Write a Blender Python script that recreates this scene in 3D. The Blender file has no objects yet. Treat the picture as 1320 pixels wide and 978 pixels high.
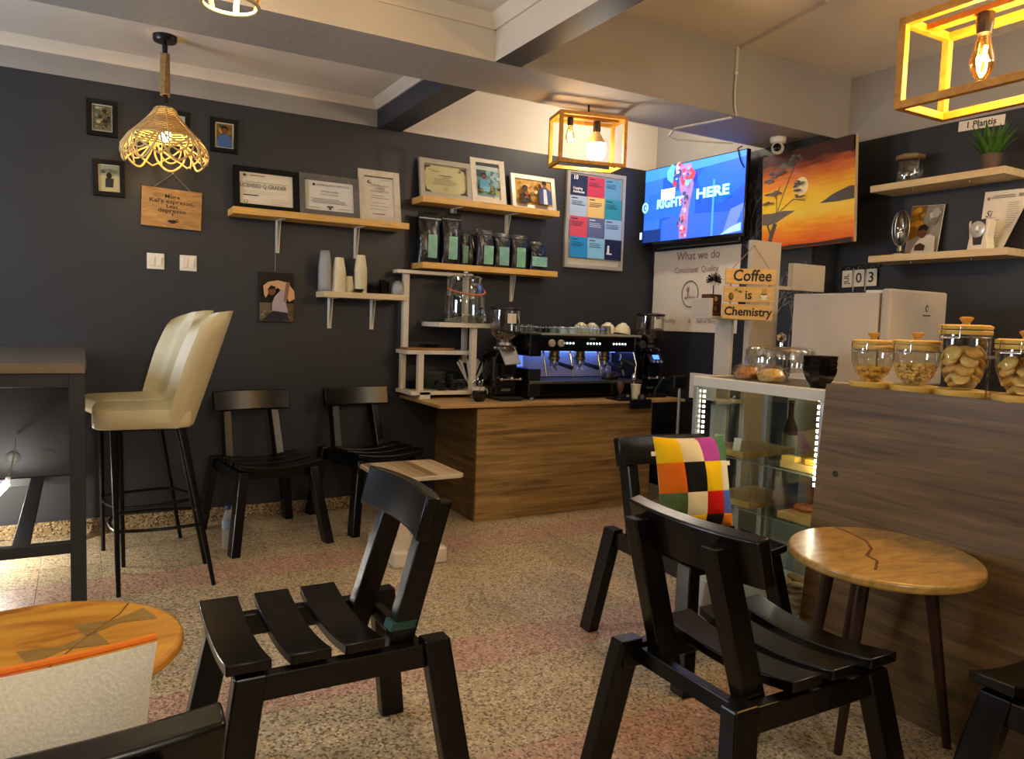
import bpy, bmesh, math, random
from mathutils import Vector, Matrix, Euler
random.seed(7)
S = bpy.context.scene
COL = S.collection
PI = math.pi

# ------------------------------------------------------------------ camera, world, exposure
cam_d = bpy.data.cameras.new('camera')
cam = bpy.data.objects.new('camera', cam_d); COL.objects.link(cam)
cam_d.sensor_width = 36; cam_d.sensor_fit = 'HORIZONTAL'
cam_d.lens = 980.17 / 1320 * 36
cam_d.clip_start = .05
yaw, pitch, roll = .517644, .07519, -.0330375
fw = Vector((math.sin(yaw) * math.cos(pitch), math.cos(yaw) * math.cos(pitch), -math.sin(pitch)))
rt = Vector((math.cos(yaw), -math.sin(yaw), 0)); dn = fw.cross(rt)
cr, sr = math.cos(roll), math.sin(roll)
rx = rt * cr + dn * sr; ry = -(rt * -sr + dn * cr)
cam.matrix_world = Matrix(((rx.x, ry.x, -fw.x, 0), (rx.y, ry.y, -fw.y, 0), (rx.z, ry.z, -fw.z, 1.30), (0, 0, 0, 1)))
S.camera = cam
w = bpy.data.worlds.new('world'); S.world = w; w.use_nodes = True
w.node_tree.nodes['Background'].inputs[0].default_value = (.9, .95, 1, 1)
w.node_tree.nodes['Background'].inputs[1].default_value = .02
vs = S.view_settings
vs.view_transform = 'Standard'; vs.look = 'None'; vs.gamma = 1; vs.exposure = 0.75
try: vs.use_curve_mapping = False
except Exception: pass

def lamp(name, kind, loc, power, col, size=.05, rot=None, spot=None):
    d = bpy.data.lights.new(name, kind); d.energy = power; d.color = col
    if kind == 'AREA': d.size = size
    else: d.shadow_soft_size = size
    o = bpy.data.objects.new(name, d); COL.objects.link(o); o.location = loc
    if rot: o.rotation_euler = rot
    return o
WARM = (1, .74, .42); WARMW = (1, .86, .66); COOL = (.55, .72, 1)
# added unseen fill lights, then the kitchen lamp and the dusk window to the left
lamp('unseen_room_light', 'POINT', (0.5, -1.2, 2.3), 46, (1, .90, .74), .12)
lamp('unseen_room_light', 'POINT', (-1.4, 1.6, 2.2), 18, (1, .86, .68), .12)
lamp('unseen_room_light', 'POINT', (3.7, 0.5, 2.55), 32, WARMW, .06)
lamp('bay_lamp_light', 'POINT', (3.35, 4.30, 2.83), 13, WARMW, .05)
lamp('window_light', 'AREA', (-2.1, 3.6, 1.6), 34, (.74, .84, 1), 1.0, (0, -PI / 2, 0))

# ------------------------------------------------------------------ materials
def lin(c):
    if isinstance(c, str):
        c = [int(c[i:i + 2], 16) / 255 for i in (1, 3, 5)]
        c = [x / 12.92 if x <= .04045 else ((x + .055) / 1.055) ** 2.4 for x in c]
    return (c[0], c[1], c[2], 1)
MC = {}
def newmat(name):
    m = bpy.data.materials.new(name); m.use_nodes = True
    nt = m.node_tree
    return m, nt, nt.nodes['Principled BSDF']
def pm(name, col, rough=.5, metal=0, spec=.5, noise=None, bump=None, coat=0, coord='Object', emit=None):
    if name in MC: return MC[name]
    m, nt, b = newmat(name)
    b.inputs['Base Color'].default_value = lin(col); b.inputs['Roughness'].default_value = rough
    b.inputs['Metallic'].default_value = metal; b.inputs['Specular IOR Level'].default_value = spec
    if coat: b.inputs['Coat Weight'].default_value = coat; b.inputs['Coat Roughness'].default_value = .15
    if noise or bump:
        tc = nt.nodes.new('ShaderNodeTexCoord')
    if noise:
        sc, col2, amt = noise
        n = nt.nodes.new('ShaderNodeTexNoise'); n.inputs['Scale'].default_value = sc; n.inputs['Detail'].default_value = 6
        nt.links.new(tc.outputs[coord], n.inputs['Vector'])
        r = nt.nodes.new('ShaderNodeValToRGB'); r.color_ramp.elements[0].position = .5 - amt; r.color_ramp.elements[1].position = .5 + amt
        r.color_ramp.elements[0].color = lin(col2); r.color_ramp.elements[1].color = lin(col)
        nt.links.new(n.outputs['Fac'], r.inputs['Fac']); nt.links.new(r.outputs['Color'], b.inputs['Base Color'])
    if bump:
        n2 = nt.nodes.new('ShaderNodeTexNoise'); n2.inputs['Scale'].default_value = bump[0]; n2.inputs['Detail'].default_value = 4
        nt.links.new(tc.outputs[coord], n2.inputs['Vector'])
        bp = nt.nodes.new('ShaderNodeBump'); bp.inputs['Strength'].default_value = bump[1]; bp.inputs['Distance'].default_value = .01
        nt.links.new(n2.outputs['Fac'], bp.inputs['Height']); nt.links.new(bp.outputs['Normal'], b.inputs['Normal'])
    MC[name] = m
    return m
def wood(name, cols, scale, rough=.4, band=None, coat=0, spec=.5, distort=1.2):
    """stretched-noise grain; scale = mapping scale per axis"""
    if name in MC: return MC[name]
    m, nt, b = newmat(name)
    tc = nt.nodes.new('ShaderNodeTexCoord'); mp = nt.nodes.new('ShaderNodeMapping'); mp.inputs['Scale'].default_value = scale
    nt.links.new(tc.outputs['Object'], mp.inputs['Vector'])
    n = nt.nodes.new('ShaderNodeTexNoise'); n.inputs['Scale'].default_value = 1; n.inputs['Detail'].default_value = 8
    n.inputs['Roughness'].default_value = .62; n.inputs['Distortion'].default_value = distort
    nt.links.new(mp.outputs[0], n.inputs['Vector'])
    r = nt.nodes.new('ShaderNodeValToRGB'); e = r.color_ramp.elements
    k = len(cols)
    e[0].position = .28; e[0].color = lin(cols[0]); e[1].position = .72; e[1].color = lin(cols[-1])
    for i in range(1, k - 1):
        q = e.new(.28 + .44 * i / (k - 1)); q.color = lin(cols[i])
    nt.links.new(n.outputs['Fac'], r.inputs['Fac'])
    nt.links.new(r.outputs['Color'], b.inputs['Base Color'])
    b.inputs['Roughness'].default_value = rough; b.inputs['Specular IOR Level'].default_value = spec
    if coat: b.inputs['Coat Weight'].default_value = coat; b.inputs['Coat Roughness'].default_value = .2
    bp = nt.nodes.new('ShaderNodeBump'); bp.inputs['Strength'].default_value = .12; bp.inputs['Distance'].default_value = .004
    nt.links.new(n.outputs['Fac'], bp.inputs['Height']); nt.links.new(bp.outputs['Normal'], b.inputs['Normal'])
    MC[name] = m
    return m
def emit(name, col, st):
    if name in MC: return MC[name]
    m, nt, b = newmat(name)
    b.inputs['Base Color'].default_value = lin(col); b.inputs['Emission Color'].default_value = lin(col); b.inputs['Emission Strength'].default_value = st
    MC[name] = m
    return m
def glass(name, tint='#ffffff', gl=.10, rough=.02, k=.40):
    if name in MC: return MC[name]
    m = bpy.data.materials.new(name); m.use_nodes = True; nt = m.node_tree
    nt.nodes.remove(nt.nodes['Principled BSDF'])
    t = nt.nodes.new('ShaderNodeBsdfTransparent'); t.inputs[0].default_value = lin(tint)
    g = nt.nodes.new('ShaderNodeBsdfGlossy'); g.inputs['Roughness'].default_value = rough; g.inputs[0].default_value = (1, 1, 1, 1)
    lw = nt.nodes.new('ShaderNodeLayerWeight'); lw.inputs[0].default_value = .35
    ma = nt.nodes.new('ShaderNodeMath'); ma.operation = 'MULTIPLY_ADD'; ma.inputs[1].default_value = k; ma.inputs[2].default_value = gl * .4
    nt.links.new(lw.outputs['Facing'], ma.inputs[0])
    mx = nt.nodes.new('ShaderNodeMixShader')
    nt.links.new(ma.outputs[0], mx.inputs[0]); nt.links.new(t.outputs[0], mx.inputs[1]); nt.links.new(g.outputs[0], mx.inputs[2])
    nt.links.new(mx.outputs[0], nt.nodes['Material Output'].inputs[0])
    MC[name] = m
    return m
def frost(name, col, alpha):
    if name in MC: return MC[name]
    m, nt, b = newmat(name)
    b.inputs['Base Color'].default_value = lin(col); b.inputs['Roughness'].default_value = .25; b.inputs['Alpha'].default_value = alpha
    MC[name] = m
    return m
def flatc(col): return pm('print ' + col, col, .6, spec=.25)

NAVY = pm('navy paint', '#24262d', .5, noise=(2.2, '#1e2026', .25), bump=(14, .08))
DNAVY = pm('dark navy beam paint', '#33353f', .5)
GREY = pm('grey paint', '#9b9792', .7, noise=(3, '#928e89', .3), bump=(9, .12))
SOFF = pm('grey plaster soffit', '#9b9792', .65, bump=(24, .35))
WHITE = pm('cream paint', '#d9cfc0', .7, noise=(2, '#cfc4b4', .3), bump=(10, .06))
CEIL = pm('ceiling paint', '#e2dace', .8, noise=(1.5, '#d3c9bb', .3))
CORN = pm('cornice paint', '#d8cdbb', .6)
BLK = wood('black lacquered wood', ['#040302', '#080504', '#0e0906'], (3, 30, 30), .27, spec=.36)
BLKX = BLK
BMET = pm('black metal', '#101012', .35, metal=.6)
DMET = pm('dark grey painted steel', '#26272b', .45)
WMET = pm('white painted metal', '#d9d2c4', .5)
WWOOD = pm('white painted wood', '#d8cfbe', .55, noise=(6, '#c9bfae', .3))
CHROME = pm('chrome', '#c8c8c8', .18, metal=1)
STEEL = pm('brushed steel', '#8f8d88', .35, metal=1)
ALU = pm('satin aluminium', '#b9b8b4', .35, metal=.8)
BPLA = pm('black plastic', '#0c0c0d', .35)
BGLO = pm('black gloss', '#070708', .12)
SHELF = wood('light pine board', ['#b9893f', '#cfa153', '#d9af63'], (3, 30, 30), .5)
SHELFW = wood('pale ash board', ['#b7a078', '#c9b48c', '#d3c09a'], (3, 30, 30), .5)
SHELFR = wood('pale ash board along the wall', ['#b7a078', '#c9b48c', '#d3c09a'], (30, 3, 30), .5)
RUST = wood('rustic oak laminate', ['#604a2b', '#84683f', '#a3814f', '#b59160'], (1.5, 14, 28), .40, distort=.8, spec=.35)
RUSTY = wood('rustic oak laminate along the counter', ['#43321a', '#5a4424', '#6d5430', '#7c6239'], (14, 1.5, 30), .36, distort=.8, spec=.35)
TOPW = wood('worktop oak', ['#8f6f45', '#b08c5b', '#c6a472'], (2, 14, 14), .45)
PINE = wood('yellow pine lamp frame', ['#a06a1c', '#bd8429', '#cf9a3c'], (14, 14, 14), .5)
CREAM = pm('cream leatherette', '#c9bd97', .42, bump=(90, .05))
GLASS = glass('clear glass'); GLASSG = glass('greenish pane glass', '#f5faf7', .05, k=.14)
PAPER = pm('white paper', '#ded8cb', .7)
CREAMC = pm('cream ceramic', '#d6cfae', .35)
WCER = pm('white ceramic', '#dcd6c8', .3)
BCER = pm('black glazed ceramic', '#0b0b0c', .15)
INK = pm('black ink', '#17140f', .7)
ROPE = pm('jute rope', '#a98a57', .85, noise=(60, '#8a6c40', .2))
YWOOD = pm('pale bamboo', '#d9b45c', .45, noise=(20, '#c99f45', .3))

# ------------------------------------------------------------------ mesh helpers
def nb(): return bmesh.new()
def quad(bm, pts, mi=0):
    f = bm.faces.new([bm.verts.new(p) for p in pts]); f.material_index = mi
    return f
def box(bm, x0, x1, y0, y1, z0, z1, mi=0, fm=None):
    v = [bm.verts.new(p) for p in ((x0, y0, z0), (x1, y0, z0), (x1, y1, z0), (x0, y1, z0), (x0, y0, z1), (x1, y0, z1), (x1, y1, z1), (x0, y1, z1))]
    F = {'b': (3, 2, 1, 0), 't': (4, 5, 6, 7), 'f': (0, 1, 5, 4), 'r': (1, 2, 6, 5), 'k': (2, 3, 7, 6), 'l': (3, 0, 4, 7)}
    for k, ix in F.items():
        f = bm.faces.new([v[i] for i in ix]); f.material_index = (fm or {}).get(k, mi)
    return v
def bar(bm, p, q, w, t, side=(1, 0, 0), mi=0, w2=None, t2=None):
    """rectangular bar p->q, w along `side`, t across"""
    p, q = Vector(p), Vector(q); d = (q - p).normalized(); s = Vector(side); s = (s - d * s.dot(d)).normalized(); n = d.cross(s)
    w2 = w2 or w; t2 = t2 or t
    a = [bm.verts.new(p + s * (i * w / 2) + n * (j * t / 2)) for i, j in ((-1, -1), (1, -1), (1, 1), (-1, 1))]
    b = [bm.verts.new(q + s * (i * w2 / 2) + n * (j * t2 / 2)) for i, j in ((-1, -1), (1, -1), (1, 1), (-1, 1))]
    for f in ([a[3], a[2], a[1], a[0]], b, *[[a[i], a[(i + 1) % 4], b[(i + 1) % 4], b[i]] for i in range(4)]):
        bm.faces.new(f).material_index = mi
def legbar(bm, p, q, w, t, mi=0):
    """plank leg between heights: horizontal cut ends, w along x, t along y"""
    a = [bm.verts.new((p[0] + i * w / 2, p[1] + j * t / 2, p[2])) for i, j in ((-1, -1), (1, -1), (1, 1), (-1, 1))]
    b = [bm.verts.new((q[0] + i * w / 2, q[1] + j * t / 2, q[2])) for i, j in ((-1, -1), (1, -1), (1, 1), (-1, 1))]
    for f in ([a[3], a[2], a[1], a[0]], b, *[[a[i], a[(i + 1) % 4], b[(i + 1) % 4], b[i]] for i in range(4)]):
        bm.faces.new(f).material_index = mi
def tube(bm, pts, r, n=8, mi=0, closed=False):
    pts = [Vector(p) for p in pts]; k = len(pts)
    rs = r if isinstance(r, (list, tuple)) else [r] * k
    rings = []; prev = None
    for i, p in enumerate(pts):
        if closed: d = pts[(i + 1) % k] - pts[i - 1]
        else: d = pts[min(i + 1, k - 1)] - pts[max(i - 1, 0)]
        d.normalize()
        if prev is None: u = d.orthogonal().normalized()
        else:
            u = prev - d * prev.dot(d)
            u = u.normalized() if u.length > 1e-6 else d.orthogonal().normalized()
        prev = u; v = d.cross(u)
        rings.append([bm.verts.new(p + (u * math.cos(a) + v * math.sin(a)) * rs[i]) for a in [2 * PI * j / n for j in range(n)]])
    for i in range(k if closed else k - 1):
        A, B = rings[i], rings[(i + 1) % k]
        for j in range(n):
            bm.faces.new([A[j], A[(j + 1) % n], B[(j + 1) % n], B[j]]).material_index = mi
    if not closed:
        bm.faces.new(rings[0][::-1]).material_index = mi; bm.faces.new(rings[-1]).material_index = mi
def lathe(bm, prof, n=24, c=(0, 0, 0), mi=0, cap=True, sx=1, sy=1):
    rings = []
    for r, z in prof:
        r = max(r, 1e-4)
        rings.append([bm.verts.new((c[0] + r * sx * math.cos(2 * PI * j / n), c[1] + r * sy * math.sin(2 * PI * j / n), c[2] + z)) for j in range(n)])
    for A, B in zip(rings, rings[1:]):
        for j in range(n):
            bm.faces.new([A[j], A[(j + 1) % n], B[(j + 1) % n], B[j]]).material_index = mi
    if cap:
        bm.faces.new(rings[0][::-1]).material_index = mi; bm.faces.new(rings[-1]).material_index = mi
def prism(bm, poly, z0, z1, mi=0):
    a = [bm.verts.new((x, y, z0)) for x, y in poly]; b = [bm.verts.new((x, y, z1)) for x, y in poly]; n = len(poly)
    bm.faces.new(a[::-1]).material_index = mi; bm.faces.new(b).material_index = mi
    for i in range(n): bm.faces.new([a[i], a[(i + 1) % n], b[(i + 1) % n], b[i]]).material_index = mi
def prismy(bm, poly, y0, y1, mi=0):
    """polygon in x-z extruded along y"""
    a = [bm.verts.new((x, y0, z)) for x, z in poly]; b = [bm.verts.new((x, y1, z)) for x, z in poly]; n = len(poly)
    bm.faces.new(a).material_index = mi; bm.faces.new(b[::-1]).material_index = mi
    for i in range(n): bm.faces.new([a[(i + 1) % n], a[i], b[i], b[(i + 1) % n]]).material_index = mi
def ball(bm, c, r, n=10, m=6, sx=1, sy=1, sz=1, mi=0):
    lathe(bm, [(r * math.sin(PI * i / m), -r * sz * math.cos(PI * i / m)) for i in range(m + 1)], n, c, mi, True, sx, sy)
def ell(cx, cz, rx_, rz_, n=20, a0=0, a1=2 * PI):
    return [(cx + rx_ * math.cos(a0 + (a1 - a0) * i / n), cz + rz_ * math.sin(a0 + (a1 - a0) * i / n)) for i in range(n)]
def obj(name, bm, mat, parent=None, loc=None, rot=None, bevel=0, smooth=False, label=None, kind=None, seg=2, ang=35):
    bmesh.ops.recalc_face_normals(bm, faces=bm.faces[:])
    me = bpy.data.meshes.new(name); bm.to_mesh(me); bm.free()
    for m in (mat if isinstance(mat, (list, tuple)) else [mat]): me.materials.append(m)
    if smooth:
        for p in me.polygons: p.use_smooth = True
        me.set_sharp_from_angle(angle=math.radians(ang))
    o = bpy.data.objects.new(name, me); COL.objects.link(o)
    if parent: o.parent = parent
    if loc: o.location = loc
    if rot: o.rotation_euler = rot
    if bevel:
        md = o.modifiers.new('bevel', 'BEVEL'); md.width = bevel; md.segments = seg; md.limit_method = 'ANGLE'; md.angle_limit = math.radians(40)
    if label: o['label'] = label
    if kind: o['kind'] = kind
    return o
def tag(o, label, cat, group=None):
    o['label'] = label; o['category'] = cat
    if group: o['group'] = group
    return o
def thing(name, label, cat, loc=(0, 0, 0), rz=0, group=None, rot=None):
    o = bpy.data.objects.new(name, None); COL.objects.link(o); o.empty_display_size = .05
    o.location = loc; o.rotation_euler = rot if rot else (0, 0, rz)
    return tag(o, label, cat, group)
def struct(name, bm, mat, bevel=0, **k):
    return obj(name, bm, mat, bevel=bevel, kind='structure', **k)
def dup(root, loc, label, rz=None, group=None):
    def cp(o, par):
        c = o.copy(); COL.objects.link(c); c.parent = par
        for ch in o.children: cp(ch, c)
        return c
    r = cp(root, None); r.location = loc; r['label'] = label
    if rz is not None: r.rotation_euler = (0, 0, rz)
    if group: r['group'] = group
    return r
FC = {}
def textmesh(s, size, align='CENTER', bold=0, shear=0, sx=1, ext=0, lead=1):
    c = bpy.data.curves.new('lettering', 'FONT'); c.body = s; c.size = size; c.align_x = align; c.align_y = 'CENTER'
    c.offset = bold; c.shear = shear; c.extrude = ext; c.resolution_u = 2; c.space_line = lead
    t = bpy.data.objects.new('lettering', c); COL.objects.link(t)
    bpy.context.view_layer.update()
    me = bpy.data.meshes.new_from_object(t.evaluated_get(bpy.context.evaluated_depsgraph_get()))
    bpy.data.objects.remove(t); bpy.data.curves.remove(c)
    for v in me.vertices:
        x, y, z = v.co; v.co = (x * sx, -z, y)
    return me
def text(s, size, mat, parent, loc, name='lettering', **k):
    me = textmesh(s, size, **k); me.materials.clear(); me.materials.append(mat)
    o = bpy.data.objects.new(name, me); COL.objects.link(o); o.parent = parent; o.location = loc
    return o
def prints(name, parent, shapes, y=0, loc=(0, 0, 0), step=.0007):
    """flat print in the x-z plane facing -y: list of (polygon or (x0,z0,x1,z1), colour)"""
    bm = nb(); mats = []; idx = {}
    for i, (p, c) in enumerate(shapes):
        if len(p) == 4 and not isinstance(p[0], (tuple, list)):
            x0, z0, x1, z1 = p; p = [(x0, z0), (x1, z0), (x1, z1), (x0, z1)]
        if c not in idx: idx[c] = len(mats); mats.append(flatc(c) if isinstance(c, str) else c)
        f = bm.faces.new([bm.verts.new((a, y - step * (i + 1), b)) for a, b in p]); f.material_index = idx[c]
    me = bpy.data.meshes.new(name); bm.normal_update()
    for f in bm.faces:
        if f.normal.y > 0: f.normal_flip()
    bm.to_mesh(me); bm.free()
    for m in mats: me.materials.append(m)
    o = bpy.data.objects.new(name, me); COL.objects.link(o); o.parent = parent; o.location = loc
    return o
def lines(x0, x1, z, n, dz, h, col, jag=.3):
    return [((x0 + random.random() * jag * (x1 - x0) * .3, z - i * dz - h, x1 - random.random() * jag * (x1 - x0), z - i * dz), col) for i in range(n)]

# ------------------------------------------------------------------ room shell
XR, XF, YB = 4.13, 4.38, 4.975
bm = nb(); box(bm, -2.2, 4.6, -2, 5.1, -.1, -.010)
floor = struct('floor', bm, pm('tile joint cement', '#5a4c38', .9))
def terr(name, base, dark, light):
    m, nt, b = newmat(name)
    g = nt.nodes.new('ShaderNodeNewGeometry')
    v = nt.nodes.new('ShaderNodeTexVoronoi'); v.inputs['Scale'].default_value = 125
    nt.links.new(g.outputs['Position'], v.inputs['Vector'])
    sp = nt.nodes.new('ShaderNodeSeparateColor'); nt.links.new(v.outputs['Color'], sp.inputs[0])
    r = nt.nodes.new('ShaderNodeValToRGB'); e = r.color_ramp.elements
    r.color_ramp.interpolation = 'CONSTANT'
    e[0].position = 0; e[0].color = lin(dark); e[1].position = .16; e[1].color = lin(base)
    q = e.new(.62); q.color = lin(light); q = e.new(.8); q.color = lin(base); q = e.new(.92); q.color = lin(dark)
    nt.links.new(sp.outputs[0], r.inputs['Fac'])
    n = nt.nodes.new('ShaderNodeTexNoise'); n.inputs['Scale'].default_value = 4; nt.links.new(g.outputs['Position'], n.inputs['Vector'])
    mx = nt.nodes.new('ShaderNodeMix'); mx.data_type = 'RGBA'; mx.blend_type = 'MULTIPLY'; mx.inputs[0].default_value = .35
    nt.links.new(r.outputs['Color'], mx.inputs[6]); nt.links.new(n.outputs['Color'], mx.inputs[7])
    nt.links.new(r.outputs['Color'], b.inputs['Base Color']); b.inputs['Roughness'].default_value = .42
    return m
TG = [terr('grey terrazzo %d' % i, a, d, l) for i, (a, d, l) in enumerate((('#b8a584', '#786850', '#d8c5a2'), ('#bdaa8a', '#7e6e55', '#dccaa8'), ('#b19f7e', '#74664c', '#d2bf9c')))]
TP = [terr('pink terrazzo %d' % i, a, d, l) for i, (a, d, l) in enumerate((('#b5937c', '#7d6050', '#d2b198'), ('#b99982', '#826554', '#d7b7a0')))]
def tile_mesh(m):
    bm = nb(); g = .0007; T = .27
    a = [(g, g), (T - g, g), (T - g, T - g), (g, T - g)]; e = .0012
    b = [(g + e, g + e), (T - g - e, g + e), (T - g - e, T - g - e), (g + e, T - g - e)]
    lo = [bm.verts.new((x, y, -.012)) for x, y in a]; mid = [bm.verts.new((x, y, -.0015)) for x, y in a]; hi = [bm.verts.new((x, y, 0)) for x, y in b]
    bm.faces.new(hi)
    for i in range(4):
        j = (i + 1) % 4
        bm.faces.new([lo[i], lo[j], mid[j], mid[i]]); bm.faces.new([mid[i], mid[j], hi[j], hi[i]])
    me = bpy.data.meshes.new('tile'); bmesh.ops.recalc_face_normals(bm, faces=bm.faces[:]); bm.to_mesh(me); bm.free(); me.materials.append(m)
    return me
TGm = [tile_mesh(m) for m in TG]; TPm = [tile_mesh(m) for m in TP]
tiles = []
for i in range(-12, 17):
    for j in range(-14, 12):
        x, y = 1.435 + .27 * (i - 4), 1.92 + .27 * j
        if x > 4.4 or y + .27 < -1.9 or y > 4.97 or x < -2.2: continue
        c = Vector((x + .135, y + .135, 0)) - cam.location
        zc = c.dot(fw); inv = zc > .8 and abs(c.dot(rx) / zc) < .72 and abs(c.dot(ry) / zc) < .56
        inv = inv and not (x > 2.5 and y < 4.3) and not (x > 2.2 and y > 4.3)
        tiles.append((0 if inv else 1, zc, x, y, j in (-1, 2, 7, -5, -9, 12)))
tiles.sort()
rest = []
for k, (a, d, x, y, pink) in enumerate(tiles):
    ms = TPm if pink else TGm
    if a == 0 and k < 290:
        o = bpy.data.objects.new('tile', random.choice(ms)); COL.objects.link(o); o.parent = floor; o.location = (x, y, 0)
    else: rest.append((x, y, pink))
bm = nb()
for x, y, pink in rest:
    if x + .27 > 4.4 or y + .27 > 4.975 + .2: pass
    box(bm, x + .0015, x + .2685, y + .0015, min(y + .2685, 4.975), -.012, 0, 1 if pink else 0)
o = obj('tile_field', bm, [TG[0], TP[0]], parent=floor, kind='stuff')

bm = nb()
box(bm, -2.2, 4.13, YB, YB + .12, -.1, 2.567, 0)
box(bm, -2.2, 1.745, YB, YB + .12, 2.567, 3.05, 1)
box(bm, 1.745, 4.13, YB, YB + .12, 2.567, 3.05, 2)
struct('wall_back', bm, [NAVY, GREY, WHITE])
bm = nb()
box(bm, XR, 4.6, 3.38, YB + .12, -.1, 2.554, 0); box(bm, XR, 4.6, 3.83, YB + .12, 2.554, 3.05, 1)
box(bm, XF, 4.6, -2, 3.38, -.1, 2.53, 0); box(bm, XF, 4.6, -2, 3.36, 2.53, 3.05, 1)
struct('wall_right', bm, [NAVY, GREY])
bm = nb(); box(bm, -2.35, -2.2, -2, 5.1, -.1, 3.05); struct('wall_left', bm, NAVY)
bm = nb(); box(bm, -2.35, 4.6, -2.15, -2, -.1, 3.05); struct('wall_front', bm, GREY)
bm = nb()
box(bm, -2.35, 1.80, 3.75, 5.1, 2.735, 3.1); box(bm, -2.35, 1.80, -2.1, 3.4, 2.76, 3.1)
box(bm, 1.80, 4.6, -2.1, 3.4, 2.95, 3.1); box(bm, 1.80, 4.6, 3.75, 5.1, 2.95, 3.1)
struct('ceiling', bm, CEIL)
bm = nb(); box(bm, -2.35, 1.83, 3.36, 3.82, 2.555, 3.05, 0, {'f': 1, 'b': 2}); box(bm, 1.83, 4.45, 3.36, 3.82, 2.555, 3.05, 0, {'b': 2})
struct('trim_1', bm, [GREY, WHITE, SOFF])
bm = nb(); box(bm, 1.76, 1.905, -2, 3.36, 2.555, 3.05, 0, {'l': 1, 'r': 2}); struct('trim_2', bm, [DNAVY, WHITE, GREY])
bm = nb(); box(bm, 1.735, 1.90, 3.82, YB, 2.557, 3.05, 0); struct('trim_3', bm, [DNAVY])
bm = nb()   # cornices: back bay and front bay
def corn(bm, p, q, inn, z):
    p, q, inn = Vector(p), Vector(q), Vector(inn)
    prof = [(0, 0), (.012, 0), (.02, .022), (.045, .045), (.05, .062), (0, .062)]
    A = [bm.verts.new(p + inn * a + Vector((0, 0, z + b))) for a, b in prof]; B = [bm.verts.new(q + inn * a + Vector((0, 0, z + b))) for a, b in prof]
    for i in range(6): bm.faces.new([A[i], A[(i + 1) % 6], B[(i + 1) % 6], B[i]])
    bm.faces.new(A); bm.faces.new(B[::-1])
corn(bm, (-2.2, YB, 0), (1.735, YB, 0), (0, -1, 0), 2.676)
corn(bm, (1.735, 3.82, 0), (1.735, YB, 0), (-1, 0, 0), 2.676)
struct('trim_4', bm, CORN, smooth=True)
bm = nb(); corn(bm, (-2.2, 3.36, 0), (1.76, 3.36, 0), (0, -1, 0), 2.70); corn(bm, (1.76, -2, 0), (1.76, 3.36, 0), (-1, 0, 0), 2.70)
struct('trim_5', bm, CORN, smooth=True)
bm = nb(); box(bm, 1.9, 4.13, 3.82, 3.835, 2.556, 2.575); struct('trim_6', bm, CORN)
bm = nb(); box(bm, -2.2, 2.2, YB - .016, YB, 0, .085)
PEB = terr('pebble skirting', '#8a7350', '#3d3020', '#b59d73')
struct('baseboard_back', bm, PEB, bevel=.004)

# ------------------------------------------------------------------ slatted black chairs
def make_chair(label):
    t = thing('slatted_chair', label, 'chair', group='black slatted chairs')
    H = .485
    def slat(v0, v1):
        bm = nb(); n = 10; up = []; lo = []
        for i in range(n + 1):
            u = -.23 + .46 * i / n; dz = .026 * (1 - (u / .23) ** 2)
            up.append([bm.verts.new((u, v, H - dz)) for v in (v0, v1)]); lo.append([bm.verts.new((u, v, H - dz - .028)) for v in (v0, v1)])
        for i in range(n):
            bm.faces.new([up[i][0], up[i + 1][0], up[i + 1][1], up[i][1]]); bm.faces.new([lo[i][1], lo[i + 1][1], lo[i + 1][0], lo[i][0]])
            for k in (0, 1): bm.faces.new([up[i][k], lo[i][k], lo[i + 1][k], up[i + 1][k]])
        for i in (0, n): bm.faces.new([up[i][0], up[i][1], lo[i][1], lo[i][0]])
        obj('seat_slat', bm, BLK, t, bevel=.004, smooth=True)
    slat(0, .105); slat(.15, .25); slat(.285, .39)
    for s in (-1, 1):
        bm = nb(); box(bm, s * .20 - .018, s * .20 + .018, .02, .56, .375, .440); obj('side_rail', bm, BLK, t, bevel=.004)
        bm = nb(); legbar(bm, (s * .268, -.02, 0), (s * .197, .06, .443), .05, .075); obj('leg', bm, BLK, t, bevel=.005)
        bm = nb(); legbar(bm, (s * .268, .60, 0), (s * .205, .535, .452), .05, .075); obj('leg', bm, BLK, t, bevel=.005)
        bm = nb(); legbar(bm, (s * .155, .43, .355), (s * .140, .565, .805), .05, .07); obj('back_post', bm, BLK, t, bevel=.005)
    bm = nb(); box(bm, -.2, .2, .07, .10, .385, .43); obj('cross_rail', bm, BLK, t, bevel=.003)
    bm = nb(); box(bm, -.2, .2, .485, .515, .385, .43); obj('cross_rail', bm, BLK, t, bevel=.003)
    bm = nb(); n = 10; rows = []
    for i in range(n + 1):
        u = -.228 + .456 * i / n; b = .03 * (1 - (u / .228) ** 2)
        rows.append([bm.verts.new((u, .465 + b + dv, z)) for dv, z in ((0, .725), (.038, .718), (.072, .832), (.030, .842))])
    for A, B in zip(rows, rows[1:]):
        for k in range(4): bm.faces.new([A[k], A[(k + 1) % 4], B[(k + 1) % 4], B[k]])
    bm.faces.new(rows[0]); bm.faces.new(rows[-1][::-1])
    obj('backrest', bm, BLK, t, bevel=.006, smooth=True)
    return t
chair = make_chair('black slatted chair in mid floor facing left, teal patch on its back post')
chair.location = (.286, 2.025, 0); chair.rotation_euler = (0, 0, -PI / 2)
R = math.radians
dup(chair, (1.83, 1.385, 0), 'black slatted chair seen from behind, drawn up to the round oak side table', PI / 2)
c3 = dup(chair, (2.122, 1.965, 0), 'black slatted chair in front of the glass display case, carrying the patchwork cushion', R(-3))
dup(chair, (.967, 4.24, 0), 'black slatted chair against the navy wall, next to the bar stools', R(8))
dup(chair, (1.665, 4.37, 0), 'black slatted chair against the navy wall, between another chair and the coffee counter', R(9))
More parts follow.
